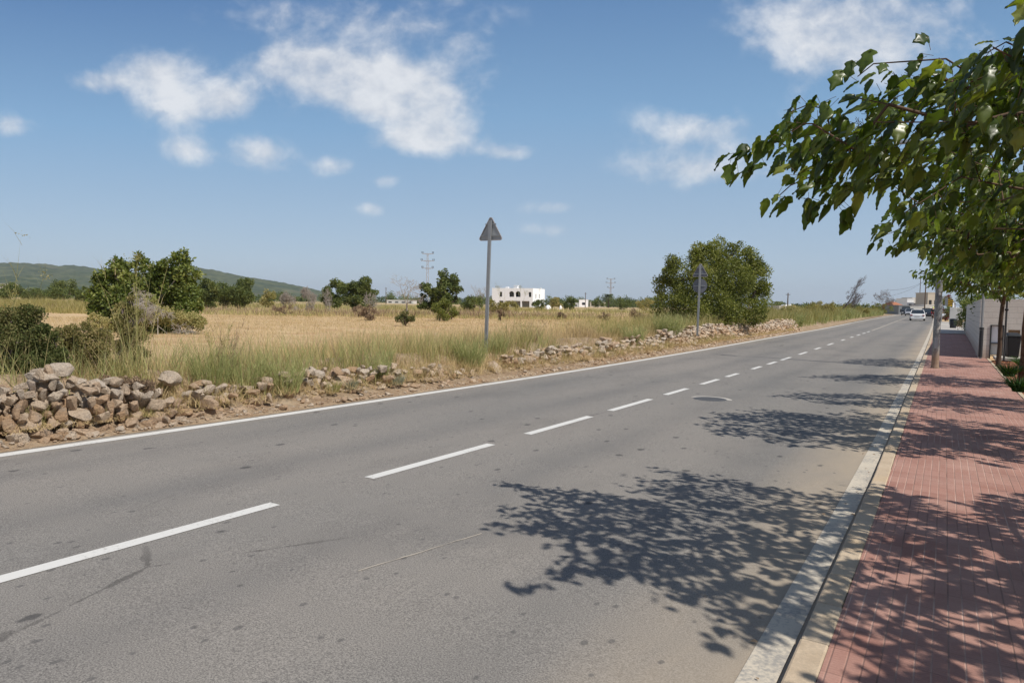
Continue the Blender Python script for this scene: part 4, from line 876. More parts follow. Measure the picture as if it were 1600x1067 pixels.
# ------------------------------------------------------------------ mulberry street trees
VIS_A = [(1700, 45), (1600, 50), (1588, 60), (1555, 66), (1530, 70), (1480, 84), (1440, 78), (1380, 84), (1335, 96), (1325, 125), (1285, 140), (1255, 150), (1222, 160), (1218, 180), (1245, 195), (1190, 210), (1140, 238), (1150, 246), (1215, 238), (1262, 226), (1280, 240),
         (1240, 268), (1208, 300), (1215, 318), (1262, 285), (1320, 262), (1370, 278), (1400, 300), (1440, 330), (1500, 350), (1560, 365), (1700, 400)]
SHA_A = [(722, 778), (830, 782), (900, 776), (868, 757), (960, 762), (1030, 722), (1110, 732), (1200, 752), (1300, 766), (1345, 752), (1400, 762), (1500, 775), (1700, 750), (1800, 800), (1800, 1300), (1250, 1100), (1330, 1067), (1350, 1020), (1270, 1000), (1180, 985), (1105, 1000), (1120, 965), (1060, 930), (960, 905),
         (870, 905), (800, 915), (795, 905), (860, 885), (880, 855), (800, 822), (765, 822), (780, 795)]
WMUL = .82
def street_tree(y0, x0, trunk_r, rad3, ctr, nclus, label, kind='mulberry', lsz=(.12, .19), vis=None, sha=None, seed=0, hfork=1.95, inb=None, trunk_mat='bark', extra=None, lpc=9, cell=99):
    global rng; rs = rng; rng = np.random.default_rng(100+seed)
    z0 = PZ-.03+float(zr(y0)); root = empty('street_tree', (x0, y0, z0), label, 'tree', 'mulberry trees shading the pavement')
    base = np.array([x0, y0, z0]); C = []
    tries = 0; cells = {}
    while len(C) < nclus and tries < 400:
        tries += 1; q = rng.uniform(-1, 1, (400, 3)); r = np.linalg.norm(q, axis=1); q = q[(r < 1) & (r > .25)]
        P = np.array(ctr)+q*np.array(rad3)
        # umbrella crown: undersides lifted towards the middle
        if vis is not None:
            u_, v_, zz = proj(P); inside = (u_ > -50) & (u_ < 1640) & (v_ > -130) & (v_ < 1100) & (zz > .2)
            ok = ~inside | inpoly(u_, v_, vis); ok &= (zz > 2.35) | (u_ > 1900) | (zz < 0); P = P[ok]
            if len(P) == 0: continue
        if sha is not None:
            u_, v_, zz = proj(shadow_pt(P)); ok = inpoly(u_, v_, sha) | (zz < .3) | (v_ > 1100) | (u_ > 1640); P = P[ok]
        if len(P) == 0: continue
        if True:
            if inb is not None and len(P): u_, v_, zz = proj(P); P = P[~((u_ < inb[0]) | (v_ > inb[1])) | (u_ > 1640)]
        if cell < 99:
            keep_ = []
            for p_, s_ in zip(P, shadow_pt(P)):
                kk = (int(s_[0]//.24), int(s_[1]//.24))
                if cells.get(kk, 0) < cell: cells[kk] = cells.get(kk, 0)+1; keep_.append(p_)
            P = keep_
        C += list(P[:max(1, nclus//12)])
    if extra: C = list(extra)+C
    C = np.array(C[:nclus])
    tr = [base, base+[.02, .02, .7], base+[.0, -.02, 1.35], base+[.03, .0, hfork]]
    A, B, ra, rb = skeleton(tr, C, trunk_r*.85)
    tm = MB().tube([(p-base) for p in tr], [trunk_r*1.15, trunk_r, trunk_r*.93, trunk_r*.9], 12).build('trunk', M[trunk_mat], root, smooth=True)
    lm = seg_tubes('branches', A[3:]-base, B[3:]-base, np.maximum(ra[3:], .0035), np.maximum(rb[3:], .003), M['twig'], root, 6)
    # leaves: each twig end carries a spray of hanging leaves along its last stretch
    outd = C-(base+[0, 0, hfork+.2]); outd /= np.linalg.norm(outd, axis=1, keepdims=True)
    n = len(C)*lpc; ci = np.repeat(np.arange(len(C)), lpc); tt = rng.uniform(-.42, .10, n); P = C[ci]+outd[ci]*tt[:, None]+rng.normal(0, .045, (n, 3)); P[:, 2] -= rng.uniform(0, .05, n)
    az = rng.uniform(0, 2*pi, n); side = np.stack([np.cos(az), np.sin(az), np.zeros(n)], 1)
    Aa = outd[ci]*.6+side*.55; Aa[:, 2] -= rng.uniform(.15, 1.7, n)
    Nn = side*.55+outd[ci]*.25+rng.normal(0, .3, (n, 3)); Nn[:, 2] += .75
    S = rng.uniform(lsz[0], lsz[1], n); tint = np.clip(rng.normal(.42, .28, n), 0, 1)
    leaves_mesh('crown', P-base, Aa, Nn, S, tint, kind, M['mulberry'], root, width=rng.uniform(.62, 1.0, n)); 
    # petioles
    seg_tubes('leaf_stalks', P+(C[ci]+outd[ci]*tt[:, None]*.8-P)*.75-base, P-base, np.full(n, .0016), np.full(n, .0014), M['twig'], root, 3) if kind == 'mulberry' else None
    rng = rs; return root
def backX(px, py, u_):
    d = ray(px, py); t = 10.
    for _ in range(12): t = (u_+float(xc(d[1]*t)))/d[0]
    return np.array([0, 0, CAMH])+d*t
def back(px, py, Z): return np.array([0, 0, CAMH])+ray(px, py)*Z
EX = [back(1150, 238, 4.6), back(1180, 232, 4.55), back(1215, 222, 4.5), back(1235, 175, 4.4), back(1260, 165, 4.3), back(1255, 240, 4.35), back(1215, 308, 4.3), back(1235, 290, 4.2), back(1270, 275, 4.1), back(1300, 215, 4.2), back(1290, 170, 4.2), back(1340, 120, 4.0), back(1365, 100, 3.9), back(1572, 66, 3.4), back(1540, 84, 3.4)]
street_tree(5.2, 2.05, .085, (3.1, 3.0, .85), (1.6, 5.1, 2.98), 560, 'nearest mulberry tree whose leafy boughs overhang the road from the right edge', seed=1, vis=VIS_A, sha=SHA_A, extra=EX, lsz=(.075, .15), lpc=14, cell=3)
street_tree(10.4, 1.85, .075, (2.85, 2.1, .85), (1.5, 10.35, 3.0), 430, 'second mulberry tree just behind the nearest hanging boughs', seed=2, inb=(1290, 425), sha=[(1090, 652), (1112, 640), (1170, 630), (1280, 636), (1360, 630), (1700, 630), (1700, 720), (1480, 715), (1300, 712), (1205, 700), (1130, 668)], lsz=(.11, .175), lpc=10)
street_tree(14.8, 1.85, .07, (2.7, 2.0, .8), (1.35, 14.8, 2.95), 420, 'third mulberry tree along the pavement, crown low over the kerb', seed=3, sha=[(1190, 611), (1250, 604), (1330, 606), (1700, 600), (1700, 640), (1420, 650), (1330, 636), (1200, 620)], kind='mid', lsz=(.11, .17), inb=(1385, 452))
tdp = G(1603, 590, .06)
street_tree(float(tdp[1]), float(tdp[0]), .15, (2.5, 2.0, .8), (1.4, 19.3, 2.9), 380, 'mulberry tree with thick shaggy brown trunk at the right edge', seed=4, sha=[(1230, 581), (1320, 577), (1700, 580), (1700, 602), (1420, 603), (1300, 597)], kind='mid', lsz=(.11, .17), inb=(1385, 462), trunk_mat='shag')
tb = G(1559.5, 568, PZ-.03)
street_tree(float(tb[1]), float(tb[0]), .062, (2.3, 2.2, .85), (float(tb[0])-.3, 25.2, 2.95), 340, 'mulberry tree with slim dark trunk in front of the white utility cabinet', seed=5, sha=[(1285, 560), (1340, 555), (1700, 550), (1700, 578), (1420, 578), (1370, 570)], kind='mid', lsz=(.11, .17), inb=(1392, 462))

# ------------------------------------------------------------------ shrubs and trees of the field
def bush(name, label, cat, p, w_, h_, mat, n, ls, lumps=22, group=None, zb=0.0, dp=None, woody=None, nw=0, seed=0, trunk=0, flat=.25, kind='small', outl=None, sparse=1.0, wr=.012, sub=7):
    g = np.random.default_rng(500+seed); dp = dp or w_; o = empty(name, p, label, cat, group)
    # lumps spread through the volume; leaves dense near each lump's outside
    q = g.normal(0, 1, (lumps, 3)); q /= np.linalg.norm(q, axis=1, keepdims=True); rr = g.uniform(.35, .86, lumps)**.8
    zc_ = zb+(h_-zb)*.5; hz = (h_-zb)*.5
    Cn = q*rr[:, None]*np.array([w_/2, dp/2, hz]); Cn[:, 2] += zc_
    if trunk == 0: Cn[:, 2] = np.maximum(Cn[:, 2], h_*.14)
    lr = g.uniform(.16, .30, lumps)*min(w_, h_*1.4)*.62
    if outl is not None:
        Cn = np.array([c[:3] for c in outl], float); lr = np.array([c[3] for c in outl]); lumps = len(Cn)
    lump_t = g.normal(0, .17, lumps)
    if sub:
        i = np.repeat(np.arange(lumps), sub); dd = g.normal(0, 1, (len(i), 3)); dd[:, 2] += .25; dd /= np.linalg.norm(dd, axis=1, keepdims=True)
        Cn2 = Cn[i]+dd*(lr[i]*g.uniform(.45, 1.02, len(i)))[:, None]; lr2 = lr[i]*g.uniform(.20, .50, len(i)); Cn2[:, 2] = np.maximum(Cn2[:, 2], .05); lump_t = lump_t[i]+g.normal(0, .10, len(i))
        pr = np.concatenate([lr**2/np.sum(lr**2)*.46, lr2**2/np.sum(lr2**2)*.54])
        Cn = np.concatenate([Cn, Cn2]); lump_t = np.concatenate([lump_t[:lumps*0+len(lr)] if False else g.normal(-.05, .1, len(lr)), lump_t]); lr = np.concatenate([lr*.93, lr2]); lumps = len(lr)
    else: pr = lr**2/np.sum(lr**2)
    k = g.choice(lumps, n, p=pr); d = g.normal(0, 1, (n, 3)); d /= np.linalg.norm(d, axis=1, keepdims=True)
    rad_ = g.uniform(.25, 1, n)**.5*(1+g.normal(0, .16, n)); P = Cn[k]+d*(rad_*lr[k])[:, None]*np.array([1, 1, .85])
    P[:, 2] = np.abs(P[:, 2])+.02
    A = d*.7+g.normal(0, .6, (n, 3)); A[:, 2] += flat; Nn = d+g.normal(0, .6, (n, 3)); Nn[:, 2] += .4
    tint = np.clip(.5+lump_t[k]+g.normal(0, .2, n), 0, 1)
    keep = g.uniform(0, 1, n) < sparse
    leaves_mesh('crown' if trunk else 'foliage', P[keep], A[keep], Nn[keep], g.uniform(ls*.7, ls*1.3, n)[keep], tint[keep], kind, M[mat], o)
    if nw or trunk:
        st0 = [np.array([0, 0, -.15]), np.array([0, 0, .12*h_ if not trunk else trunk*.6]), np.array([0, 0, .2*h_ if not trunk else trunk])]
        extra = Cn[g.integers(0, lumps, nw)]+g.normal(0, .35, (nw, 3))*lr.mean() if nw else np.zeros((0, 3))
        global rng; rs = rng; rng = g; A_, B_, ra, rb = skeleton(st0, np.concatenate([Cn[::max(1, len(Cn)//40)], extra]), max(.05, h_*.03), step=.4); rng = rs
        seg_tubes('trunk' if trunk else 'stems', A_, B_, np.maximum(ra, wr), np.maximum(rb, wr*.8), M[woody or 'bark'], o)
    return o
def GU(px, u_):
    yy = alongY(px, u_, .25); return np.array([u_+float(xc(yy)), yy, float(gz(u_+float(xc(yy)), yy))])
def dead_tree(name, label, p, h_, w_, mat='deadwood', seed=0, lean=0, gen=5, group=None, nb=3, r0=None, spread=.55, cat='tree', shear=0, leaves=0, lmat='brown_twig', ls=.05, up=.25):
    g = np.random.default_rng(900+seed); o = empty(name, p, label, cat, group); A, B, ra, rb = [], [], [], []
    def grow(p0, d, L_, r, k):
        m_ = 3; q = p0
        for i in range(m_):
            d = d+g.normal(0, .16, 3); d[2] += up*.12; d /= np.linalg.norm(d); e = q+d*L_/m_; r2 = r*(.88); A.append(q); B.append(e); ra.append(r); rb.append(r2); q = e; r = r2
            if k < gen and i > 0 and g.random() < .75: 
                dd = d+g.normal(0, spread, 3); grow(q, dd/np.linalg.norm(dd), L_*g.uniform(.5, .8), r*.6, k+1)
        if k < gen:
            for _ in range(nb-1):
                dd = d+g.normal(0, spread, 3)*np.array([1, 1, .8]); grow(q, dd/np.linalg.norm(dd), L_*g.uniform(.6, .85), r*.68, k+1)
    d0 = np.array([lean*_R0[0], lean*_R0[1], 1.0]); grow(np.zeros(3)-[0, 0, .1], d0/np.linalg.norm(d0), h_*.33, r0 or h_*.028, 0)
    A = np.array(A); B = np.array(B); sc = h_/max(B[:, 2].max(), .1); ext = max(abs(B@_R0).max()*2*sc, .1); sw = min(1.6, w_/ext) if w_ else 1
    S_3 = np.array([sc*sw, sc*sw, sc]); A = A*S_3; B = B*S_3; A = A+_R0*(shear*np.maximum(A[:, 2:3], 0)); B = B+_R0*(shear*np.maximum(B[:, 2:3], 0)); k_ = np.minimum(A[:, 2], B[:, 2]) > -.2; A, B = A[k_], B[k_]; ra = np.array(ra)[k_]; rb = np.array(rb)[k_]
    seg_tubes('branches', A, B, np.maximum(ra, .006), np.maximum(rb, .005), M[mat], o, 5)
    if leaves:
        i = g.integers(0, len(B), leaves); P = B[i]+g.normal(0, .1, (leaves, 3)); leaves_mesh('dry_leaves', P, g.normal(0, 1, (leaves, 3)), g.normal(0, 1, (leaves, 3)), g.uniform(ls*.6, ls*1.4, leaves), g.uniform(0, 1, leaves), 'small', M[lmat], o)
    return o
def px_bush(name, label, cat, x0, x1, ytop, depth, mat, n, lsp, **k):
    if depth < 0: yy = alongY((x0+x1)/2, depth, .25); depth = proj((depth+float(xc(yy)), yy, .3))[2]
    """plant standing on the ground at a depth, as wide and tall as seen"""
    s_ = depth/FPX; cx = (x0+x1)/2; p = GD(cx, depth); hor = 474+.0175*(cx-800); h_ = (CAMH-p[2])+(hor-ytop)*s_
    return bush(name, label, cat, p, (x1-x0)*s_*.96, h_, mat, n, lsp, **k)

# large bush beside the second sign
def lumps_px(ctr_px, depth, lst, p):
    """lumps given by where they are seen around the plant and how deep they sit, at real sizes"""
    out = []
    for (x, y, r, dd) in lst:
        Z = depth+dd; q = back(x, y, Z)-p; out.append((q[0], q[1], q[2], r*Z/FPX))
    return out
Zb = 36.5; pb = GD(1112, Zb)
LB = [(1062, 430, 28, 0), (1045, 455, 24, .5), (1100, 412, 30, 0), (1130, 402, 24, .6), (1165, 408, 26, 0), (1180, 435, 24, -.3), (1188, 462, 18, 0), (1150, 440, 34, -1.2), (1108, 450, 34, -1.3), (1070, 475, 30, -.8), (1045, 488, 20, -.2), (1095, 490, 30, -1.8), (1135, 485, 32, -1.9),
      (1165, 485, 26, -1.2), (1090, 400, 14, .3), (1145, 388, 9, 0), (1157, 383, 5, .1), (1108, 392, 9, 0), (1186, 420, 15, 0), (1045, 432, 14, 0), (1110, 430, 30, 1.8), (1150, 430, 30, 1.9), (1075, 450, 30, 2), (1120, 470, 34, 1.6), (1165, 460, 24, 1.6), (1180, 495, 18, -.5), (1060, 500, 18, -1), (1120, 505, 20, -2.0), (1033, 470, 11, 0), (1195, 448, 9, 0)]
bush('large_bush', 'large dense rounded green bush behind the sign with a round plate', 'bush', pb, 5, 3.7, 'olive_leaf', 70000, .10, outl=lumps_px(1112, Zb, LB, pb), nw=30, seed=1, woody='deadwood_dark', flat=.5)
# broad-leaved bush with dead branches on the left
Zf = 27.; pf = GD(228, Zf)
LF = [(165, 440, 22, 0), (158, 468, 20, -.2), (185, 420, 18, 0), (205, 445, 24, 0), (190, 475, 26, -.4), (220, 415, 15, .2), (245, 425, 16, .3), (285, 408, 14, 0), (290, 430, 20, 0), (296, 460, 20, 0), (292, 485, 18, -.2), (262, 416, 13, .2), (264, 432, 18, .4), (268, 455, 18, .2), (265, 445, 18, 1.0), (250, 470, 22, 1.2), (225, 480, 24, -.3), (215, 500, 18, -.4), (245, 500, 18, -.3), (275, 500, 18, -.2), (175, 490, 14, 0), (302, 478, 14, 0), (145, 460, 10, 0), (152, 488, 15, -.2), (168, 502, 15, -.4), (195, 505, 18, -.6), (298, 500, 16, -.3), (262, 508, 16, -.6), (235, 508, 18, -.6), (200, 460, 26, 1.5), (275, 465, 20, 1.5), (235, 445, 20, 1.5)]
bush('broad_leaf_bush', 'big leafy bush with grey dead branches standing in the field on the left', 'bush', pf, 4.4, 2.9, 'fig_leaf', 30000, .115, outl=lumps_px(228, Zf, LF, pf), nw=25, seed=2, woody='deadwood', kind='mid', wr=.014)
dead_tree('dead_branches', 'tangle of bare grey branches on the front of the big leafy bush', GD(246, Zf-1.75), 1.75, 2.6, mat='deadwood', seed=5, gen=6, cat='branches', r0=.022, spread=1.0, up=-.5)
# field trees, far to near
for (x0, x1, yt, d, mt, n, ls, kw, lb, nm) in [
    (300, 345, 436, 75, 'far_leaf', 7000, .19, dict(seed=11, lumps=22), 'carob tree half hidden behind the right side of the big leafy bush', 'carob_tree'),
    (338, 402, 432, 78, 'far_leaf', 11000, .19, dict(seed=12, lumps=26), 'rounded carob tree just right of the big leafy bush', 'carob_tree'),
    (503, 556, 436, 70, 'far_leaf', 9500, .16, dict(seed=13, lumps=26), 'left half of the dark carob pair in the middle of the field', 'carob_tree'),
    (540, 590, 431, 71, 'far_leaf', 9500, .16, dict(seed=14, lumps=26), 'right taller crown of the dark carob pair in the field', 'carob_tree'),
    (648, 692, 440, 66, 'far_leaf', 5200, .18, dict(seed=15, kind='mid', lumps=22), 'left low crown of the green fig tree under the near pylon', 'fig_tree'),
    (672, 722, 424, 65, 'far_leaf', 6200, .18, dict(trunk=.7, seed=16, kind='mid', lumps=26), 'airy green fig tree right of the near pylon', 'fig_tree'),
    (672, 716, 466, 48, 'olive_leaf', 4500, .10, dict(seed=17, nw=12), 'low round olive green bush in front of the fig tree', 'bush'),
    (618, 650, 488, 38, 'juniper', 2500, .07, dict(seed=18, nw=12), 'small brown green shrub at the foot of the dead tree', 'shrub'),
    (562, 592, 476, 46, 'brown_twig', 2200, .07, dict(seed=19, nw=20), 'dark dry shrub standing alone at the field edge below the carob pair', 'shrub'),
    (716, 760, 462, 90, 'far_leaf', 2600, .18, dict(seed=20), 'green scrub clump left of the tall sign post', 'bush'),
    (760, 800, 468, 70, 'yellow_leaf', 2600, .14, dict(seed=21), 'yellow green scrub clump below the left corner of the farmhouse', 'bush'),
    (786, 812, 471, 140, 'yellow_leaf', 2200, .2, dict(seed=29), 'yellow green bushes in front of the farmhouse arcade', 'bush'),
    (832, 852, 466, 120, 'far_leaf', 2000, .2, dict(seed=22), 'green shrub in front of the right corner of the farmhouse', 'bush'),
    (855, 878, 463, 170, 'yellow_leaf', 1800, .28, dict(seed=23), 'light green citrus tree right of the farmhouse', 'fruit_tree'),
    (876, 900, 462, 130, 'far_leaf', 2400, .22, dict(seed=24), 'round dark green shrub between the white domes and the outbuilding', 'bush'),
    (922, 946, 466, 170, 'far_leaf', 1500, .25, dict(seed=25), 'low green shrub left of the palm tree', 'bush'),
    (962, 988, 465, 160, 'far_leaf', 1600, .25, dict(seed=26), 'low dark shrub right of the palm tree', 'bush'),
    (988, 1030, 467, 150, 'yellow_leaf', 2200, .22, dict(seed=27), 'green scrub strip left of the large bush', 'bush'),
    (405, 440, 455, 95, 'yellow_leaf', 2200, .2, dict(seed=28), 'yellow green scrub below the white hill house', 'bush'),
    (240, 0, 0, 0, 0, 0, 0, 0, 0, 0)][:-1]:
    px_bush(nm, lb, 'tree' if 'tree' in nm else 'bush', x0, x1, yt, d, mt, n, ls, **{**dict(lumps=16), **kw})
for i, (x0, x1, yt, d) in enumerate([(-10, 40, 441, 110), (30, 80, 446, 120), (70, 130, 440, 115), (112, 150, 446, 100), (-60, -5, 436, 110)]):
    px_bush('hedgerow_tree', ['dark tree at the left edge under the hill', 'low tree in the hedgerow second from the left edge', 'wide tree in the hedgerow left of the big leafy bush', 'tree in the hedgerow touching the big leafy bush', 'tree beyond the left edge of the view'][i], 'tree', x0, x1, yt, d, 'far_leaf', 3500, .22, lumps=14, seed=40+i, trunk=.6, group='hedgerow trees below the hill')
# distant wooded horizon as one mass: crowns of many small trees
def far_wood():
    g = np.random.default_rng(77); P, S, T = [], [], []
    for (a, b, d, n, h0) in ((-100, 480, 380, 70, 7), (430, 780, 420, 42, 6), (850, 1040, 420, 40, 8), (560, 1040, 520, 50, 9), (1190, 1420, 300, 40, 5), (-100, 420, 240, 50, 5)):
        for i in range(n):
            dd = d*g.uniform(.85, 1.15); p = GD(a+(b-a)*g.random(), dd); w_ = g.uniform(4, 9); h_ = h0*g.uniform(.45, 1.0); m_ = 260
            q = g.normal(0, 1, (m_, 3)); q /= np.linalg.norm(q, axis=1, keepdims=True); q *= (g.uniform(.5, 1, (m_, 1))+g.normal(0, .1, (m_, 1)))
            P.append(p+q*np.array([w_/2, w_/2, h_/2])+np.array([0, 0, h_*.42])); S.append(g.uniform(.5, 1.1, m_)); T.append(np.clip(g.normal(.4+.2*g.normal(), .15, m_), 0, 1))
    P = np.concatenate(P); n = len(P); leaves_mesh('far_wood', P, g.normal(0, 1, (n, 3)), g.normal(0, 1, (n, 3))+[0, 0, .5], np.concatenate(S), np.concatenate(T), 'small', M['far_leaf'])
    tag(bpy.data.objects['far_wood'], kind='stuff')
far_wood()
dead_tree('dead_tree', 'bare dead tree with pale crooked branches left of the green fig tree', GD(637, 52), 52/FPX*62+.4, 52/FPX*58, seed=1, gen=5, r0=.09)
dead_tree('dead_tree', 'bare grey twiggy tree just left of the farmhouse behind the sign post', GD(750, 110), 110/FPX*30+1.2, 110/FPX*44, seed=2, gen=5, r0=.12, spread=.7)
dead_tree('dead_tree', 'leaning bare dark tree above the roadside weeds on the right', GU(1306, -10.4), 5.2, 3.2, 'deadwood_dark', seed=3, lean=.2, shear=.55, gen=6, r0=.09, spread=.45, up=.02)
dead_tree('half_dead_tree', 'half dead reddish tree where the verge ends near the far cars', GU(1379, -10.6), 6.2, 6.0, 'deadwood_dark', seed=4, gen=6, r0=.06, spread=.7, leaves=1500, ls=.10)
dead_tree('dead_shrub', 'rounded bare purple grey shrub left of the carob pair', GD(478, 74), 74/FPX*26+1.0, 74/FPX*50, seed=6, gen=6, nb=4, r0=.05, spread=.8)
dead_tree('dead_shrub', 'bare grey shrub tangled in front of the left carob crown', GD(516, 66), 66/FPX*26+.9, 66/FPX*34, seed=7, gen=5, r0=.04, spread=.8)
dead_tree('dead_shrub', 'bare grey shrub in front of the right carob crown', GD(576, 56), 56/FPX*24+.8, 56/FPX*40, seed=8, gen=5, r0=.04, spread=.8)
dead_tree('dead_shrub', 'thin bare shrub right beside the low pinkish scrub below the hill', GD(452, 88), 88/FPX*16+1.0, 88/FPX*36, seed=9, gen=6, nb=4, r0=.05, spread=.8, leaves=500, ls=.12)

# palm tree
pp = GD(950.5, 300); sc_ = 300/FPX; palm = empty('palm_tree', pp, 'dark palm tree in front of the distant faint pylon', 'tree'); ht = 19*sc_
MB().tube([(0, 0, -.3), (0, 0, ht*.5), (.1, 0, ht)], [.3, .24, .22], 8).build('trunk', M['bark'], palm, smooth=True)
g = np.random.default_rng(3); P, A, Nn, S = [], [], [], []
for k in range(46):
    az = g.uniform(0, 2*pi); el = g.uniform(-.7, 1.2); L_ = 2.6*g.uniform(.8, 1.1)
    for j in range(10):
        t = (j+1)/10; e = el-1.1*t*t; p = np.array([cos(az)*L_*t*cos(el*.6), sin(az)*L_*t*cos(el*.6), ht+L_*(sin(el)*t-.55*t*t)])
        for s_ in (-1, 1): P.append(p); A.append((cos(az)+s_*-sin(az)*1.1, sin(az)+s_*cos(az)*1.1, -.4)); Nn.append((0, 0, 1)); S.append(.75)
n = len(P); leaves_mesh('crown', np.array(P), np.array(A), np.array(Nn, float)+g.normal(0, .2, (n, 3)), np.array(S), g.uniform(.0, .5, n), 'small', M['far_leaf'], palm, width=np.full(n, .5))

# ------------------------------------------------------------------ stones
def ico(sub):
    bm_ = __import__('bmesh').new(); __import__('bmesh').ops.create_icosphere(bm_, subdivisions=sub, radius=1); V = np.array([v.co for v in bm_.verts]); F = np.array([[v.index for v in f.verts] for f in bm_.faces]); bm_.free(); return V, F
IV, IF = ico(3)
def rock_verts(seed):
    g = np.random.default_rng(seed); V = IV.copy()
    for _ in range(11):   # planar cuts give broken faces
        d = g.normal(0, 1, 3); d /= np.linalg.norm(d); k = g.uniform(.34, .74); s_ = V@d; over = np.maximum(s_-k, 0); V = V-d[None]*(over*.97)[:, None]
    f = 1+.05*(vnoise(V[:, 0]*3+seed, V[:, 1]*3+V[:, 2]*2, .8, seed)-.5)*2+.045*(vnoise(V[:, 0]*9, V[:, 1]*9+V[:, 2]*7, 1, seed+1)-.5)*2
    return V*f[:, None]
ROCKS = [rock_verts(i) for i in range(16)]
def rocks_mesh(name, items, mat='stone', parent=None, origin=(0, 0, 0)):
    """items: (pos, (sx,sy,sz), rotation matrix, tint)"""
    Vs, Fs, T = [], [], []; n0 = 0
    for i, (p, s_, R_, t) in enumerate(items):
        V = (ROCKS[(i*7) % 16]*np.array(s_))@R_.T+np.asarray(p)-np.asarray(origin); Vs.append(V); Fs.append(IF+n0); n0 += len(V); T.append(np.full(len(V), t))
    o = link(name, npmesh(name, np.concatenate(Vs), np.concatenate(Fs), np.concatenate(T)), M[mat], parent, smooth=True); o.data.set_sharp_from_angle(angle=rad(24)); return o
def rotz(a, tx=0, ty=0):
    return np.array(Matrix.Rotation(a, 3, 'Z') @ Matrix.Rotation(tx, 3, 'X') @ Matrix.Rotation(ty, 3, 'Y'))
def stone_wall(label, ya, yb, hf, u0, size, seed, cat='stone wall', name='dry_stone_wall', tidy=.5, dens=1.0, lean=.45):
    g = np.random.default_rng(seed); items = []; zc_ = 0; course = 0
    while zc_ < 1.1:
        ch = size*g.uniform(.55, .75); y = ya+g.uniform(0, .2)
        while y < yb:
            w_ = size*g.uniform(.45, 1.5)*(1-.18*min(course, 3)*tidy); hh = hf((y+w_/2))
            if zc_ < hh*g.uniform(.82, 1.12) and g.random() < dens:
                u_ = u0-zc_*lean+g.normal(0, .045+.06*(1-tidy)); x = u_+float(xc(y)); zb_ = max(float(gz(u0+.15, y)), float(zr(y)))-.02
                z = zb_+zc_+ch*.5+g.normal(0, .02)
                items.append(((x, y+w_/2, z), (size*g.uniform(.5, .8), w_*.60, ch*g.uniform(.58, .76)), rotz(g.normal(0, .25), g.normal(0, .22), g.normal(0, .25)-.15), float(np.clip(g.normal(.4+.35*(zc_ > hh*.6), .25), 0, 1))))
                if g.random() < .8: items.append(((x-size*.9, y+w_/2, z-.02), (size*.8, w_*.6, ch*.65), rotz(g.uniform(0, 6)), g.random()))
            y += w_*g.uniform(.82, .96)
        zc_ += ch*.78; course += 1
    for _ in range(int((yb-ya)*46*dens)):   # rubble fallen at the foot
        y = g.uniform(ya, yb); s_ = g.uniform(.02, .085)*g.random()**.4; q_ = g.random()**1.6; x = min(u0+.42-q_*.9, -8.24-s_)+float(xc(y)); items.append(((x, y, max(float(gz(x, y)), float(zr(y)))+s_*.3+.02+.22*max(0, q_-.42)), (s_*1.2, s_, s_*.7), rotz(g.uniform(0, 6), g.normal(0, .3)), g.random()))
    om = ((u0), (ya+yb)/2, 0); o = rocks_mesh(name, items, origin=om); o.location = om; tag(o, label, cat, 'dry stone walls along the road'); return o
YA = [alongY(p, -8.75, .2) for p in (2, 262, 270, 420, 600, 735, 790, 1035, 1062, 1245)]
hA = lambda y: np.interp(y, [0, YA[0], YA[0]+.45, YA[0]+.9, YA[1]-.5, YA[1]], [.56, .56, .66, .60, .46, .26])
stone_wall('tallest pale dry stone wall stacked at the left edge of the road', YA[0]-2.6, YA[1], hA, -8.44, .21, 1, tidy=.9)
def hmound(a, b, n1, n2=0.): return lambda y: max(n2, n1*(.55+.9*float(vnoise(y, 0, 1.1, 4))))
stone_wall('collapsed part of the stone wall half buried under green weeds', YA[2], YA[3], hmound(0, 0, .34), -8.62, .19, 2, tidy=.2, dens=.72)
stone_wall('low earthy heap of the wall left of the tall sign post', YA[3]+.1, YA[5], hmound(0, 0, .30), -8.66, .18, 3, tidy=.2, dens=.72)
stone_wall('long low wall of rounded stones between the two sign posts', YA[6], YA[7], hmound(0, 0, .40), -8.70, .20, 4, tidy=.3, dens=.9)
stone_wall('rough stone wall at the foot of the large bush', YA[8]-1.2, YA[9], lambda y: .62+.16*float(vnoise(y, 0, 2, 6)), -8.70, .22, 5, tidy=.6)
stone_wall('far scraps of stone wall sunk in roadside weeds beyond the large bush', YA[9]+3, YA[9]+9, hmound(0, 0, .3), -9.2, .22, 6, tidy=.2, dens=.5)
BO = [((100, 577), -8.82, (.17, .20, .115), .9, 'large pale boulder lying topmost on the tallest stone wall'), ((76, 592), -8.74, (.19, .17, .10), .85, 'flat grey boulder left below the topmost one'), ((120, 597), -8.74, (.15, .17, .13), .6, 'squarish boulder right under the topmost one'),
      ((150, 600), -8.74, (.13, .17, .085), .7, 'long capping boulder right of the topmost one'), ((263, 595), -8.95, (.17, .22, .15), .8, 'grey boulder half hidden by weeds where the tall wall ends'), ((326, 630), -8.5, (.10, .24, .08), .35, 'tilted brown slab lying at the road edge'),
      ((240, 633), -8.5, (.15, .17, .13), .6, 'round pale boulder at the right end of the tall wall'), ((770, 574), -8.75, (.25, .20, .26), .65, 'grey boulder at the foot of the tall sign post'), ((528, 592), -8.95, (.45, .5, .22), .5, 'broad weathered rock among dry grass left of the tall sign post')]
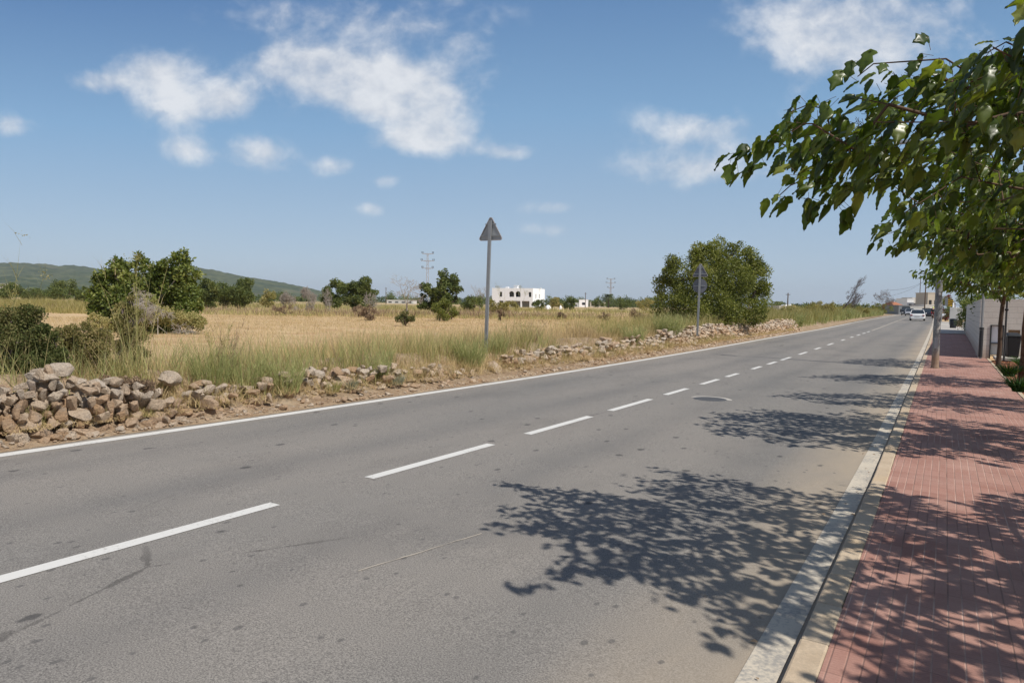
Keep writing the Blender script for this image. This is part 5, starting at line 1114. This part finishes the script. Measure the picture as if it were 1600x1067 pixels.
for i, (pxy, Z, s_, t, lb) in enumerate(BO):
    p = backX(pxy[0], pxy[1], Z); o = rocks_mesh('boulder', [((0, 0, 0), s_, rotz(i*1.3, .1*(-1)**i, .35 if i == 5 else .1), t)]); o.data.vertices.foreach_set('co', (((ROCKS[(i*5+3) % 16]*np.array(s_))@rotz(i*.4, .12, .3 if i == 5 else .05).T).astype(np.float32)).ravel()); o.location = p; tag(o, lb, 'boulder', 'boulders along the road wall')
# earth bank behind and under the walls
def bank():
    ys = np.arange(-4, 62, .16); us = np.linspace(-10.6, -8.5, 16); V = []
    for y in ys:
        hh = float(hA(y))*.55 if y < YA[1]+.2 else .16+.26*float(vnoise(y, 7, 1.5, 3))
        for u_ in us:
            t = (u_+10.6)/2.1; prof = float(sstep(.86, .60, t))*float(sstep(-.12, .40, t)); x = u_+float(xc(y)); V.append((x, y, float(gz(x, y))*(1-.6*float(sstep(.6, 1, t)))+float(zr(y))*.0+hh*prof*.75+.10*float(vnoise(x, y, .22, 8))*prof-.05*float(sstep(.9, 1, t))))
    n = len(ys); F = [(i*16+j, i*16+j+1, (i+1)*16+j+1, (i+1)*16+j) for i in range(n-1) for j in range(15)]
    tag(link('earth_bank', npmesh('earth_bank', V, F), M['soil'], smooth=True), kind='structure')
bank()
def bank_z(x, y): return float(gz(x, y))+.18
# gravel scatter on the verge
g = np.random.default_rng(12); it = []
for _ in range(1500):
    y = g.uniform(1, 26)**1.0; s_ = g.uniform(.006, .028); x = -8.25-abs(g.normal(0, .25))+float(xc(y)); it.append(((x, y, float(zr(y))+.03+s_*.3), (s_, s_*g.uniform(.8, 1.4), s_*.6), rotz(g.uniform(0, 6)), g.random()))
IVs, IFs = ico(1); Vs = []; Fs = []; T = []
for k_, (p, s_, R_, t) in enumerate(it): Vs.append((IVs*np.array(s_))@R_.T+np.array(p)); Fs.append(IFs+k_*len(IVs)); T.append(np.full(len(IVs), t))
tag(link('verge_gravel', npmesh('verge_gravel', np.concatenate(Vs), np.concatenate(Fs), np.concatenate(T)), M['stone']), kind='stuff')

# ------------------------------------------------------------------ grass and weeds
def blades(name, P, H_, lean, wd, tint, mat, parent=None, bend=.35, segs=3, dirs=None, g=None, kind=None):
    """curved tapering blades; P roots"""
    g = g or np.random.default_rng(9); n = len(P); az = g.uniform(0, 2*pi, n) if dirs is None else dirs
    D = np.stack([np.cos(az), np.sin(az), np.zeros(n)], 1); wa_ = g.uniform(0, 2*pi, n); Wv = np.stack([np.cos(wa_), np.sin(wa_), np.zeros(n)], 1)
    rows = []
    for i in range(segs+1):
        t = i/segs; c = P+D*(lean*H_*(t*(1-bend)+bend*t*t))[:, None]; c = c+np.array([0, 0, 1])*(H_*t*(1-.25*lean*t))[:, None]; w_ = (wd*(1-t)**.7*.5)[:, None]*Wv
        if i < segs: rows += [c-w_, c+w_]
        else: rows += [c]
    V = np.stack(rows, 1); k = V.shape[1]; f = []
    for i in range(segs-1): f.append((2*i, 2*i+1, 2*i+3, 2*i+2))
    f.append((2*segs-2, 2*segs-1, 2*segs, 2*segs)); f = np.array(f)
    Fq = (f[:-1][None]+(np.arange(n)*k)[:, None, None]).reshape(-1, 4) if segs > 1 else np.zeros((0, 4), int)
    ft = f[-1][:3]; Ft = ft[None]+(np.arange(n)*k)[:, None]
    V = V.reshape(-1, 3); me = bpy.data.meshes.new(name); me.vertices.add(len(V)); me.vertices.foreach_set('co', V.astype(np.float32).ravel())
    li = np.concatenate([Fq.ravel(), Ft.ravel()]).astype(np.int32); me.loops.add(len(li)); me.loops.foreach_set('vertex_index', li); me.polygons.add(len(Fq)+len(Ft))
    me.polygons.foreach_set('loop_start', np.concatenate([np.arange(len(Fq))*4, len(Fq)*4+np.arange(len(Ft))*3]).astype(np.int32)); me.update(calc_edges=True)
    a = me.attributes.new('tint', 'FLOAT', 'POINT'); a.data.foreach_set('value', np.repeat(tint, k).astype(np.float32)); o = link(name, me, M[mat], parent)
    return o
def patchy(x, y, s, seed): return vnoise(x, y, s, seed)*.6+vnoise(x, y, s*.35, seed+3)*.4
def field_grass(name, n, y0, y1, u0, u1, h, mat, seed, pw=1.0, thr=.35, wd=(.004, .009), lean=(.1, .6), power=1.0, tb=(.45, .25), ps=1.6):
    g = np.random.default_rng(seed); y = y0+(y1-y0)*g.random(n)**power; u_ = u0+(u1-u0)*g.random(n)**pw; x = u_+xc(y)
    keep = patchy(x, y, ps, seed) > thr+g.uniform(-.12, .12, n); x, y, u_ = x[keep], y[keep], u_[keep]; n = len(x)
    z = gz(x, y)+np.where(u_ > -10.4, .16*sstep(-10.4, -9.6, u_), 0); P = np.stack([x, y, z-.01], 1)
    hh = g.uniform(h[0], h[1], n)*(.6+.8*patchy(x, y, .7, seed+9)); dist_ = np.hypot(x, y)
    o = blades(name, P, hh, g.uniform(*lean, n), g.uniform(*wd, n)*np.maximum(1, dist_/22), np.clip(g.normal(*tb, n), 0, 1), mat, g=g); tag(o, kind='stuff'); return o
# stubble over the field and its far weed strips
field_grass('stubble_grass', 150000, 1, 60, -10, -48, (.05, .17), 'straw', 21, pw=1.5, thr=.28, wd=(.005, .011), lean=(.2, .9), power=1.1, ps=2.6)
field_grass('tall_straw_grass', 30000, 3, 34, -9.3, -13.5, (.14, .42), 'straw', 22, pw=2.0, thr=.38, power=1.1, ps=1.0)
field_grass('tall_straw_grass', 14000, 11, 26, -9.6, -14.5, (.25, .66), 'straw', 27, pw=1.2, thr=.22, lean=(.1, .5), tb=(.6, .2))
field_grass('roadside_weed_grass', 10000, 3.5, 17, -9.1, -10.9, (.15, .6), 'weed', 23, pw=1.3, thr=.45, ps=.7, wd=(.005, .011))
field_grass('roadside_weed_grass', 2600, 3.5, 17, -9.0, -11.5, (.4, .9), 'fennel', 43, pw=1.3, thr=.40, ps=.8, wd=(.006, .011))
field_grass('roadside_weed_grass', 3500, 3.5, 17, -9.1, -12.5, (.4, .95), 'weed', 37, pw=1.3, thr=.45, ps=.8, tb=(.75, .2))
field_grass('bank_grass', 16000, 5, 34, -8.45, -9.3, (.06, .34), 'straw', 41, thr=.40, ps=.8, lean=(.2, 1.2))
field_grass('bank_grass', 6000, 5, 34, -8.45, -9.3, (.08, .42), 'weed', 42, thr=.48, ps=.8, lean=(.2, .9))
field_grass('dry_stalks', 2600, 3.5, 20, -9.1, -12, (.3, .85), 'brown_twig', 38, pw=1.3, thr=.45, ps=.8, tb=(.6, .2))
field_grass('roadside_weed_grass', 24000, 26, 62, -9.2, -14.5, (.45, 1.15), 'weed', 24, pw=1.2, thr=.20, wd=(.006, .012), tb=(.55, .25))
field_grass('roadside_weed_grass', 9000, 26, 62, -9.0, -12.5, (.4, 1.0), 'yellow_leaf', 25, thr=.35, wd=(.008, .016), tb=(.5, .3), ps=3)
field_grass('verge_grass', 36000, 1, 50, -8.28, -9.15, (.015, .10), 'straw', 26, thr=.30, ps=.5, lean=(.5, 2.2), power=1.3)
field_grass('verge_grass', 3500, 1, 50, -8.45, -9.3, (.05, .22), 'weed', 28, thr=.55, ps=.6)
def strip_weeds(seed, n, da, db, xa, xb, h, mat, thr=.3, wd=(.02, .05), tb=(.5, .25)):
    g = np.random.default_rng(seed); d = da+(db-da)*g.random(n); px = xa+(xb-xa)*g.random(n); r = (np.stack([_R]*n)*((px-800)/FPX)[:, None]+_F); P = r*d[:, None]; x, y = P[:, 0], P[:, 1]
    k = patchy(x, y, 5, seed) > thr+g.uniform(-.1, .1, n); x, y = x[k], y[k]; n = len(x); P = np.stack([x, y, gz(x, y)], 1)
    tag(blades('field_edge_scrub', P, g.uniform(*h, n)*(.4+1.1*patchy(x, y, 3, seed+1)), g.uniform(.1, .8, n), g.uniform(*wd, n), np.clip(g.normal(*tb, n), 0, 1), mat, segs=2, g=g), kind='stuff')
strip_weeds(31, 12000, 54, 68, -60, 1030, (.15, .6), 'weed', .42)
strip_weeds(37, 9000, 56, 95, -60, 1030, (.1, .4), 'straw', .35)
strip_weeds(32, 12000, 56, 70, -60, 1030, (.3, .9), 'brown_twig', .45, tb=(.6, .3))
strip_weeds(33, 11000, 88, 125, -60, 1040, (.2, .9), 'yellow_leaf', .42, (.04, .09))
strip_weeds(34, 9000, 74, 130, -60, 1040, (.2, .8), 'weed', .42, (.04, .09))
strip_weeds(35, 9000, 52, 80, -60, 150, (.5, 1.3), 'yellow_leaf', .30, (.03, .05))
field_grass('roadside_weed_grass', 26000, 42, 150, -9.1, -17, (.6, 1.5), 'yellow_leaf', 29, pw=1.3, thr=.25, wd=(.007, .014), tb=(.45, .3), ps=3)
field_grass('roadside_weed_grass', 12000, 42, 150, -8.7, -13, (.4, 1.2), 'fennel', 30, pw=1.3, thr=.40, wd=(.007, .014), tb=(.45, .3), ps=3)
px_bush('scrub_tree', 'rounded green scrub at the very end of the verge by the dark van', 'bush', 1396, 1412, 482, -12, 'yellow_leaf', 2500, .16, lumps=10, seed=69)

def clump(name, label, cat, px, depth, h_, r, mat, n, seed, lean=(.05, .40), wd=(.006, .012), z=None, side=0, heads=0, group=None, u=None, side_u=None):
    """one plant: stems fanning from its base, fine side shoots if side"""
    g = np.random.default_rng(seed)
    if side_u is not None: yy = alongY(px, side_u, .25); p = np.array([side_u+float(xc(yy)), yy, float(gz(side_u+float(xc(yy)), yy))]); depth = proj(p)[2]
    else: p = GD(px, depth)
    if u is None: u = p[0]-float(xc(p[1]))
    if u > -10.6: p[2] = bank_z(p[0], p[1])-.03
    o = empty(name, p, label, cat, group); rr = r*np.sqrt(g.random(n))*.55; a = g.uniform(0, 2*pi, n); P = np.stack([rr*np.cos(a), rr*np.sin(a), np.full(n, -.05)], 1)
    H_ = h_*g.uniform(.45, 1.05, n); ln = g.uniform(*lean, n)+rr/r*.35
    blades('stems', P, H_, ln, g.uniform(*wd, n), np.clip(g.normal(.4, .25, n), 0, 1), mat, o, dirs=a+g.normal(0, .5, n), g=g)
    if side:
        m_ = n*side; i = g.integers(0, n, m_); t = g.uniform(.25, 1, m_); D = np.stack([np.cos(a[i]), np.sin(a[i]), np.zeros(m_)], 1)
        Q = P[i]+D*(ln[i]*H_[i]*(t*.65+.35*t*t))[:, None]; Q[:, 2] += H_[i]*t*(1-.25*ln[i]*t)
        blades('side_shoots', Q, h_*g.uniform(.06, .20, m_), g.uniform(.2, 1.1, m_), g.uniform(.0025, .006, m_)*max(1, depth/11), np.clip(g.normal(.5, .25, m_), 0, 1), mat, o, segs=2, g=g)
    if heads:
        m_ = heads; i = g.integers(0, n, m_); D = np.stack([np.cos(a[i]), np.sin(a[i]), np.zeros(m_)], 1); Q = P[i]+D*(ln[i]*H_[i])[:, None]; Q[:, 2] += H_[i]*(1-.25*ln[i]); k = 14
        Q2 = np.repeat(Q, k, 0)+g.normal(0, .035, (m_*k, 3)); leaves_mesh('flower_heads', Q2, g.normal(0, 1, (m_*k, 3)), g.normal(0, 1, (m_*k, 3)), g.uniform(.012, .03, m_*k), g.random(m_*k), 'small', M['yellow_leaf'], o)
    return o
CL = [  # label, px, depth, height, radius, material, stems, side shoots, heads
 ('dense green feathery weed clump right of the tall wall end', 330, 9.9, .78, .42, 'fennel', 520, 5, 0), ('green feathery weed clump behind the tilted brown slab', 385, 10.3, .70, .45, 'fennel', 520, 5, 0),
 ('bluish green weed clump reaching down to the road below the field', 445, 10.7, .72, .40, 'fennel', 620, 6, 0), ('lone slender weed clump halfway to the tall sign post', 592, 13.3, .78, .26, 'fennel', 340, 5, 0),
 ('bright green grassy clump just left of the tall sign post', 733, 15.9, .74, .50, 'fennel', 700, 5, 0), ('green clump just right of the tall sign post', 776, 17.2, .62, .38, 'fennel', 420, 4, 0),
 ('straw coloured tall weed right of the tall sign post', 812, 18.0, 1.15, .40, 'weed', 160, 3, 20), ('thin brown stalks standing in the straw between the sign posts', 828, 17.5, .95, .35, 'brown_twig', 120, 3, 0),
 ('low silvery tuft at the road edge under the broad rock', 618, 12.4, .22, .24, 'silver', 500, 2, 0), ('second silvery tuft just left of the broad rock tuft', 548, 11.7, .20, .20, 'silver', 340, 2, 0),
 ('small dry tuft at the road edge left of the silvery tufts', 520, 11.3, .22, .20, 'weed', 300, 2, 0), ('bluish broom clump in the low wall left of the large bush', 990, 24.2, .80, .45, 'fennel', 620, 5, 0),
 ('larger bluish broom clump against the left foot of the large bush', 1045, 25.8, 1.05, .62, 'fennel', 1100, 5, 0), ('dry golden clump behind the low wall of rounded stones', 905, 22.5, .75, .8, 'straw', 800, 2, 0),
 ('pale golden clump left of the bluish broom clump', 950, 23.5, .80, .7, 'weed', 700, 2, 0), ('green spiky tuft growing on the face of the tall wall', 60, 7.3, .30, .14, 'weed', 160, 1, 0),
 ('green tuft at the wall foot beside the round pale boulder', 232, 8.4, .14, .16, 'weed', 120, 1, 0), ('upright rushy plant with a thick pale leaf by the tall wall', 195, 9.0, .62, .22, 'weed', 160, 2, 0),
 ('bluish bush of weeds beyond the large bush at the road edge', 1246, 38, .95, .6, 'fennel', 700, 4, 0), ('grey green weed clump at the road edge under the leaning dead tree', 1322, 50, 1.2, .9, 'fennel', 700, 4, 0)]
for i, (lb, px, d, h_, r, mt, n, sd_, hd) in enumerate(CL):
    clump('weed_clump', lb, 'weeds', px, d, h_*(1.12 if px > 850 else 1), r, mt, int(n*(.36 if mt == 'fennel' and px < 700 else .5)), 200+i, side=sd_, heads=hd, group='weed clumps along the stone wall', side_u={618: -8.55, 548: -8.6, 520: -8.55, 60: -8.6, 232: -8.5, 905: -10.2, 950: -10, 828: -9.8, 812: -9.5, 1246: -9.0, 1322: -9.0, 1045: -9.2, 990: -9.0, 445: -8.75, 592: -8.8, 385: -9.0, 733: -8.95, 330: -9.15}.get(px, -9.35))
# tall flowering stalks rising above the plants
for i, (lb, px, d, h_, n) in enumerate([('tallest fennel stalks rising in front of the big leafy bush', 212, 9.8, 1.85, 12), ('tall fennel stalk with yellow heads at the left edge against the sky', 3, 8.8, 2.25, 7),
                                         ('lone tall thin fennel stalk in front of the farmhouse arches', 798, 17.8, 1.75, 4), ('slim brown stalks over the green weeds below the field', 352, 10.4, 1.10, 14), ('slim green stalks before the right part of the field', 336, 10.2, 1.25, 10)]):
    clump('fennel_stalk', lb, 'weed', px, d, h_, .22, 'weed' if i != 3 else 'brown_twig', n, 300+i, lean=(.02, .16), wd=(.012, .018), side=16, heads=14 if i != 3 else 0, group='tall fennel stalks')
# dark shrubs behind the tall wall
Zj = 8.9
def px_lumps(name, label, cat, cx, u_, lst, mat, n, ls, **k):
    p = GU(cx, u_); dp_ = proj(p)[2]; return bush(name, label, cat, p, 2, 1.2, mat, n, ls, outl=lumps_px(cx, dp_, lst, p), **k)
px_lumps('dark_shrub', 'dark evergreen shrub with brown underside at the left edge behind the wall', 'shrub', 20, -9.9, [(12, 500, 22, 0), (48, 498, 20, 0), (25, 530, 34, 0), (66, 532, 26, 0), (0, 560, 36, .1), (45, 565, 32, 0), (82, 566, 24, 0), (-30, 530, 40, .2), (20, 590, 30, 0), (70, 590, 26, 0)], 'juniper', 46000, .028, seed=61, nw=70, woody='deadwood_dark', flat=.8, wr=.004)
px_lumps('dark_shrub', 'olive brown twiggy shrub behind the topmost boulders', 'shrub', 128, -9.9, [(100, 528, 18, 0), (130, 522, 20, 0), (160, 530, 18, 0), (110, 556, 25, 0), (148, 556, 25, 0), (95, 582, 20, 0), (130, 586, 24, 0), (168, 580, 20, 0), (120, 540, 20, .3)], 'olive_brown', 24000, .026, seed=62, nw=90, woody='deadwood_dark', flat=.9, wr=.004, sparse=.85)
px_lumps('dark_shrub', 'upright dark feathery shrub just left of the grassy field view', 'shrub', 205, -10.2, [(192, 500, 13, 0), (212, 492, 13, 0), (200, 522, 18, 0), (220, 528, 15, 0), (190, 545, 16, 0), (210, 556, 19, 0), (196, 578, 18, 0), (222, 580, 14, 0), (205, 470, 6, 0), (195, 480, 7, 0)], 'olive_brown', 20000, .024, seed=63, nw=80, woody='deadwood_dark', flat=1.5, wr=.004, sparse=.8)
blades_ = px_lumps('brown_scrub', 'dry brown scrub below the dark evergreen shrub along the wall top', 'shrub', 95, -9.55, [(20, 600, 18, 0), (60, 595, 16, 0), (175, 605, 16, 0), (205, 605, 16, 0), (230, 608, 14, 0), (150, 608, 14, 0)], 'brown_twig', 9000, .022, seed=71, nw=70, woody='deadwood_dark', flat=1.2, wr=.003)
# undergrowth around the big leafy bush and the right-hand thickets
px_bush('thicket', 'yellow green thicket left of the leaning dead tree', 'bush', 1255, 1312, 470, -10.6, 'yellow_leaf', 7000, .10, lumps=18, seed=64, nw=10)
px_bush('thicket', 'rusty brown green thicket next to the right side of the large bush', 'bush', 1196, 1262, 478, -10.8, 'weed', 6000, .09, lumps=18, seed=65, nw=10)
px_bush('thicket', 'green thicket under the half dead tree', 'bush', 1352, 1402, 474, -10.8, 'olive_leaf', 4500, .12, lumps=16, seed=66, nw=8)
px_bush('thicket', 'low yellow thicket between the leaning and the half dead tree', 'bush', 1300, 1362, 474, -10.4, 'yellow_leaf', 6000, .11, lumps=18, seed=67, nw=8)
pu = GD(228, 26.0); bush('thicket', 'yellowish undergrowth around the foot of the big leafy bush', 'bush', pu, 4, 1.2, 'weed', 15000, .06, outl=lumps_px(228, 26, [(150, 503, 13, 0), (172, 508, 13, 0), (195, 498, 17, 0), (220, 500, 18, 0), (245, 497, 18, 0), (270, 500, 17, 0), (292, 500, 15, 0), (312, 505, 11, 0), (235, 480, 12, .2), (185, 485, 10, .2)], pu), seed=68, nw=20)
for i, (x0, x1, yt, d) in enumerate([(690, 722, 484, 52), (545, 575, 478, 54), (870, 890, 486, 55), (930, 955, 486, 52), (775, 790, 482, 50), (420, 470, 474, 56), (980, 1010, 484, 50)]):
    px_bush('dry_shrub', ['low dry shrub right of the small brown green shrub', 'low dry shrub under the carob pair', 'small dry shrub right of the tall sign post in the second field', 'dark dry shrub below the palm tree', 'small dry shrub at the right side of the tall sign post', 'low dry shrub below the bare purple grey shrub', 'low dry shrub near the large bush'][i], 'shrub', x0, x1, yt, d, 'brown_twig', 1800, .06, lumps=10, seed=80+i, nw=14, group='dry shrubs at the field edges')
# planting bed plants, climber and trees behind the block wall
for i, (px, py, w_, lb) in enumerate([(1576, 588, .42, 'bushy strap leaved plant below the wheelie bin'), (1592, 612, .40, 'lower strap leaved plant at the right edge of the red earth bed'), (1600, 575, .5, 'strap leaved plant against the shaggy brown trunk')]):
    p = G(px, py, .08); g = np.random.default_rng(70+i); o = empty('bed_plant', p, lb, 'plant', 'plants in the red earth bed'); n = 260
    a = g.uniform(0, 2*pi, n); rr = .10*np.sqrt(g.random(n)); P = np.stack([rr*np.cos(a), rr*np.sin(a), np.zeros(n)], 1)
    blades('leaves', P, g.uniform(.18, .42, n), g.uniform(.3, 1.3, n), g.uniform(.018, .032, n), np.clip(g.normal(.5, .3, n), 0, 1), 'agapanthus', o, dirs=a, segs=4, bend=.8, g=g)
for i, (px, d, w_, h_, mt, lb) in enumerate([(1519, 36, 2.2, 2.75, 'mulberry', 'bright green shrub spilling over the block wall near its corner'), (1505, 50, 3.0, 3.2, 'fig_leaf', 'dark hedge behind the far half of the block wall'), (1580, 31, 5.0, 3.6, 'fig_leaf', 'dark tree behind the front part of the block wall'), (1478, 92, 2.6, 3.6, 'flower', 'dark shrub with red flowers behind the chevron sign'), (1500, 78, 4.0, 3.8, 'fig_leaf', 'dark green tree behind the white gate pillar')]):
    p = GD(px, d); p[2] = .1
    if i < 3: p[0] += .9
    bush('garden_shrub', lb, 'shrub', p, w_, h_, mt, 5000, .11, lumps=18, seed=90+i, nw=6)
# fallen leaves on the bed and along the gutter
g = np.random.default_rng(8); n = 420; y = g.uniform(2, 29, n); x = np.where(g.random(n) < .75, g.uniform(1.45, 3.2, n), -.56-abs(g.normal(0, .07, n)))+xc(y)
P = np.stack([x, y, zr(y)+np.where(x > 1, PZ+.045, .012)], 1); A_ = g.normal(0, 1, (n, 3)); A_[:, 2] *= .15; Nn = g.normal(0, .2, (n, 3)); Nn[:, 2] = 1
leaves_mesh('fallen_leaves', P, A_, Nn, g.uniform(.015, .045, n), g.uniform(.2, 1, n), 'mid', M['brown_twig']); tag(bpy.data.objects['fallen_leaves'], kind='stuff')

# ------------------------------------------------------------------ haze
hm = bpy.data.materials.new('haze_air'); hm.use_nodes = True; hn = hm.node_tree; hn.nodes.clear(); ho = hn.nodes.new('ShaderNodeOutputMaterial'); pv = hn.nodes.new('ShaderNodeVolumePrincipled')
pv.inputs['Color'].default_value = (.80, .88, .97, 1); pv.inputs['Density'].default_value = .00010; hn.links.new(pv.outputs[0], ho.inputs['Volume'])
tag(MB().box((-900, 1500, 78), (10000, 10000, 190)).build('haze', hm), kind='stuff')
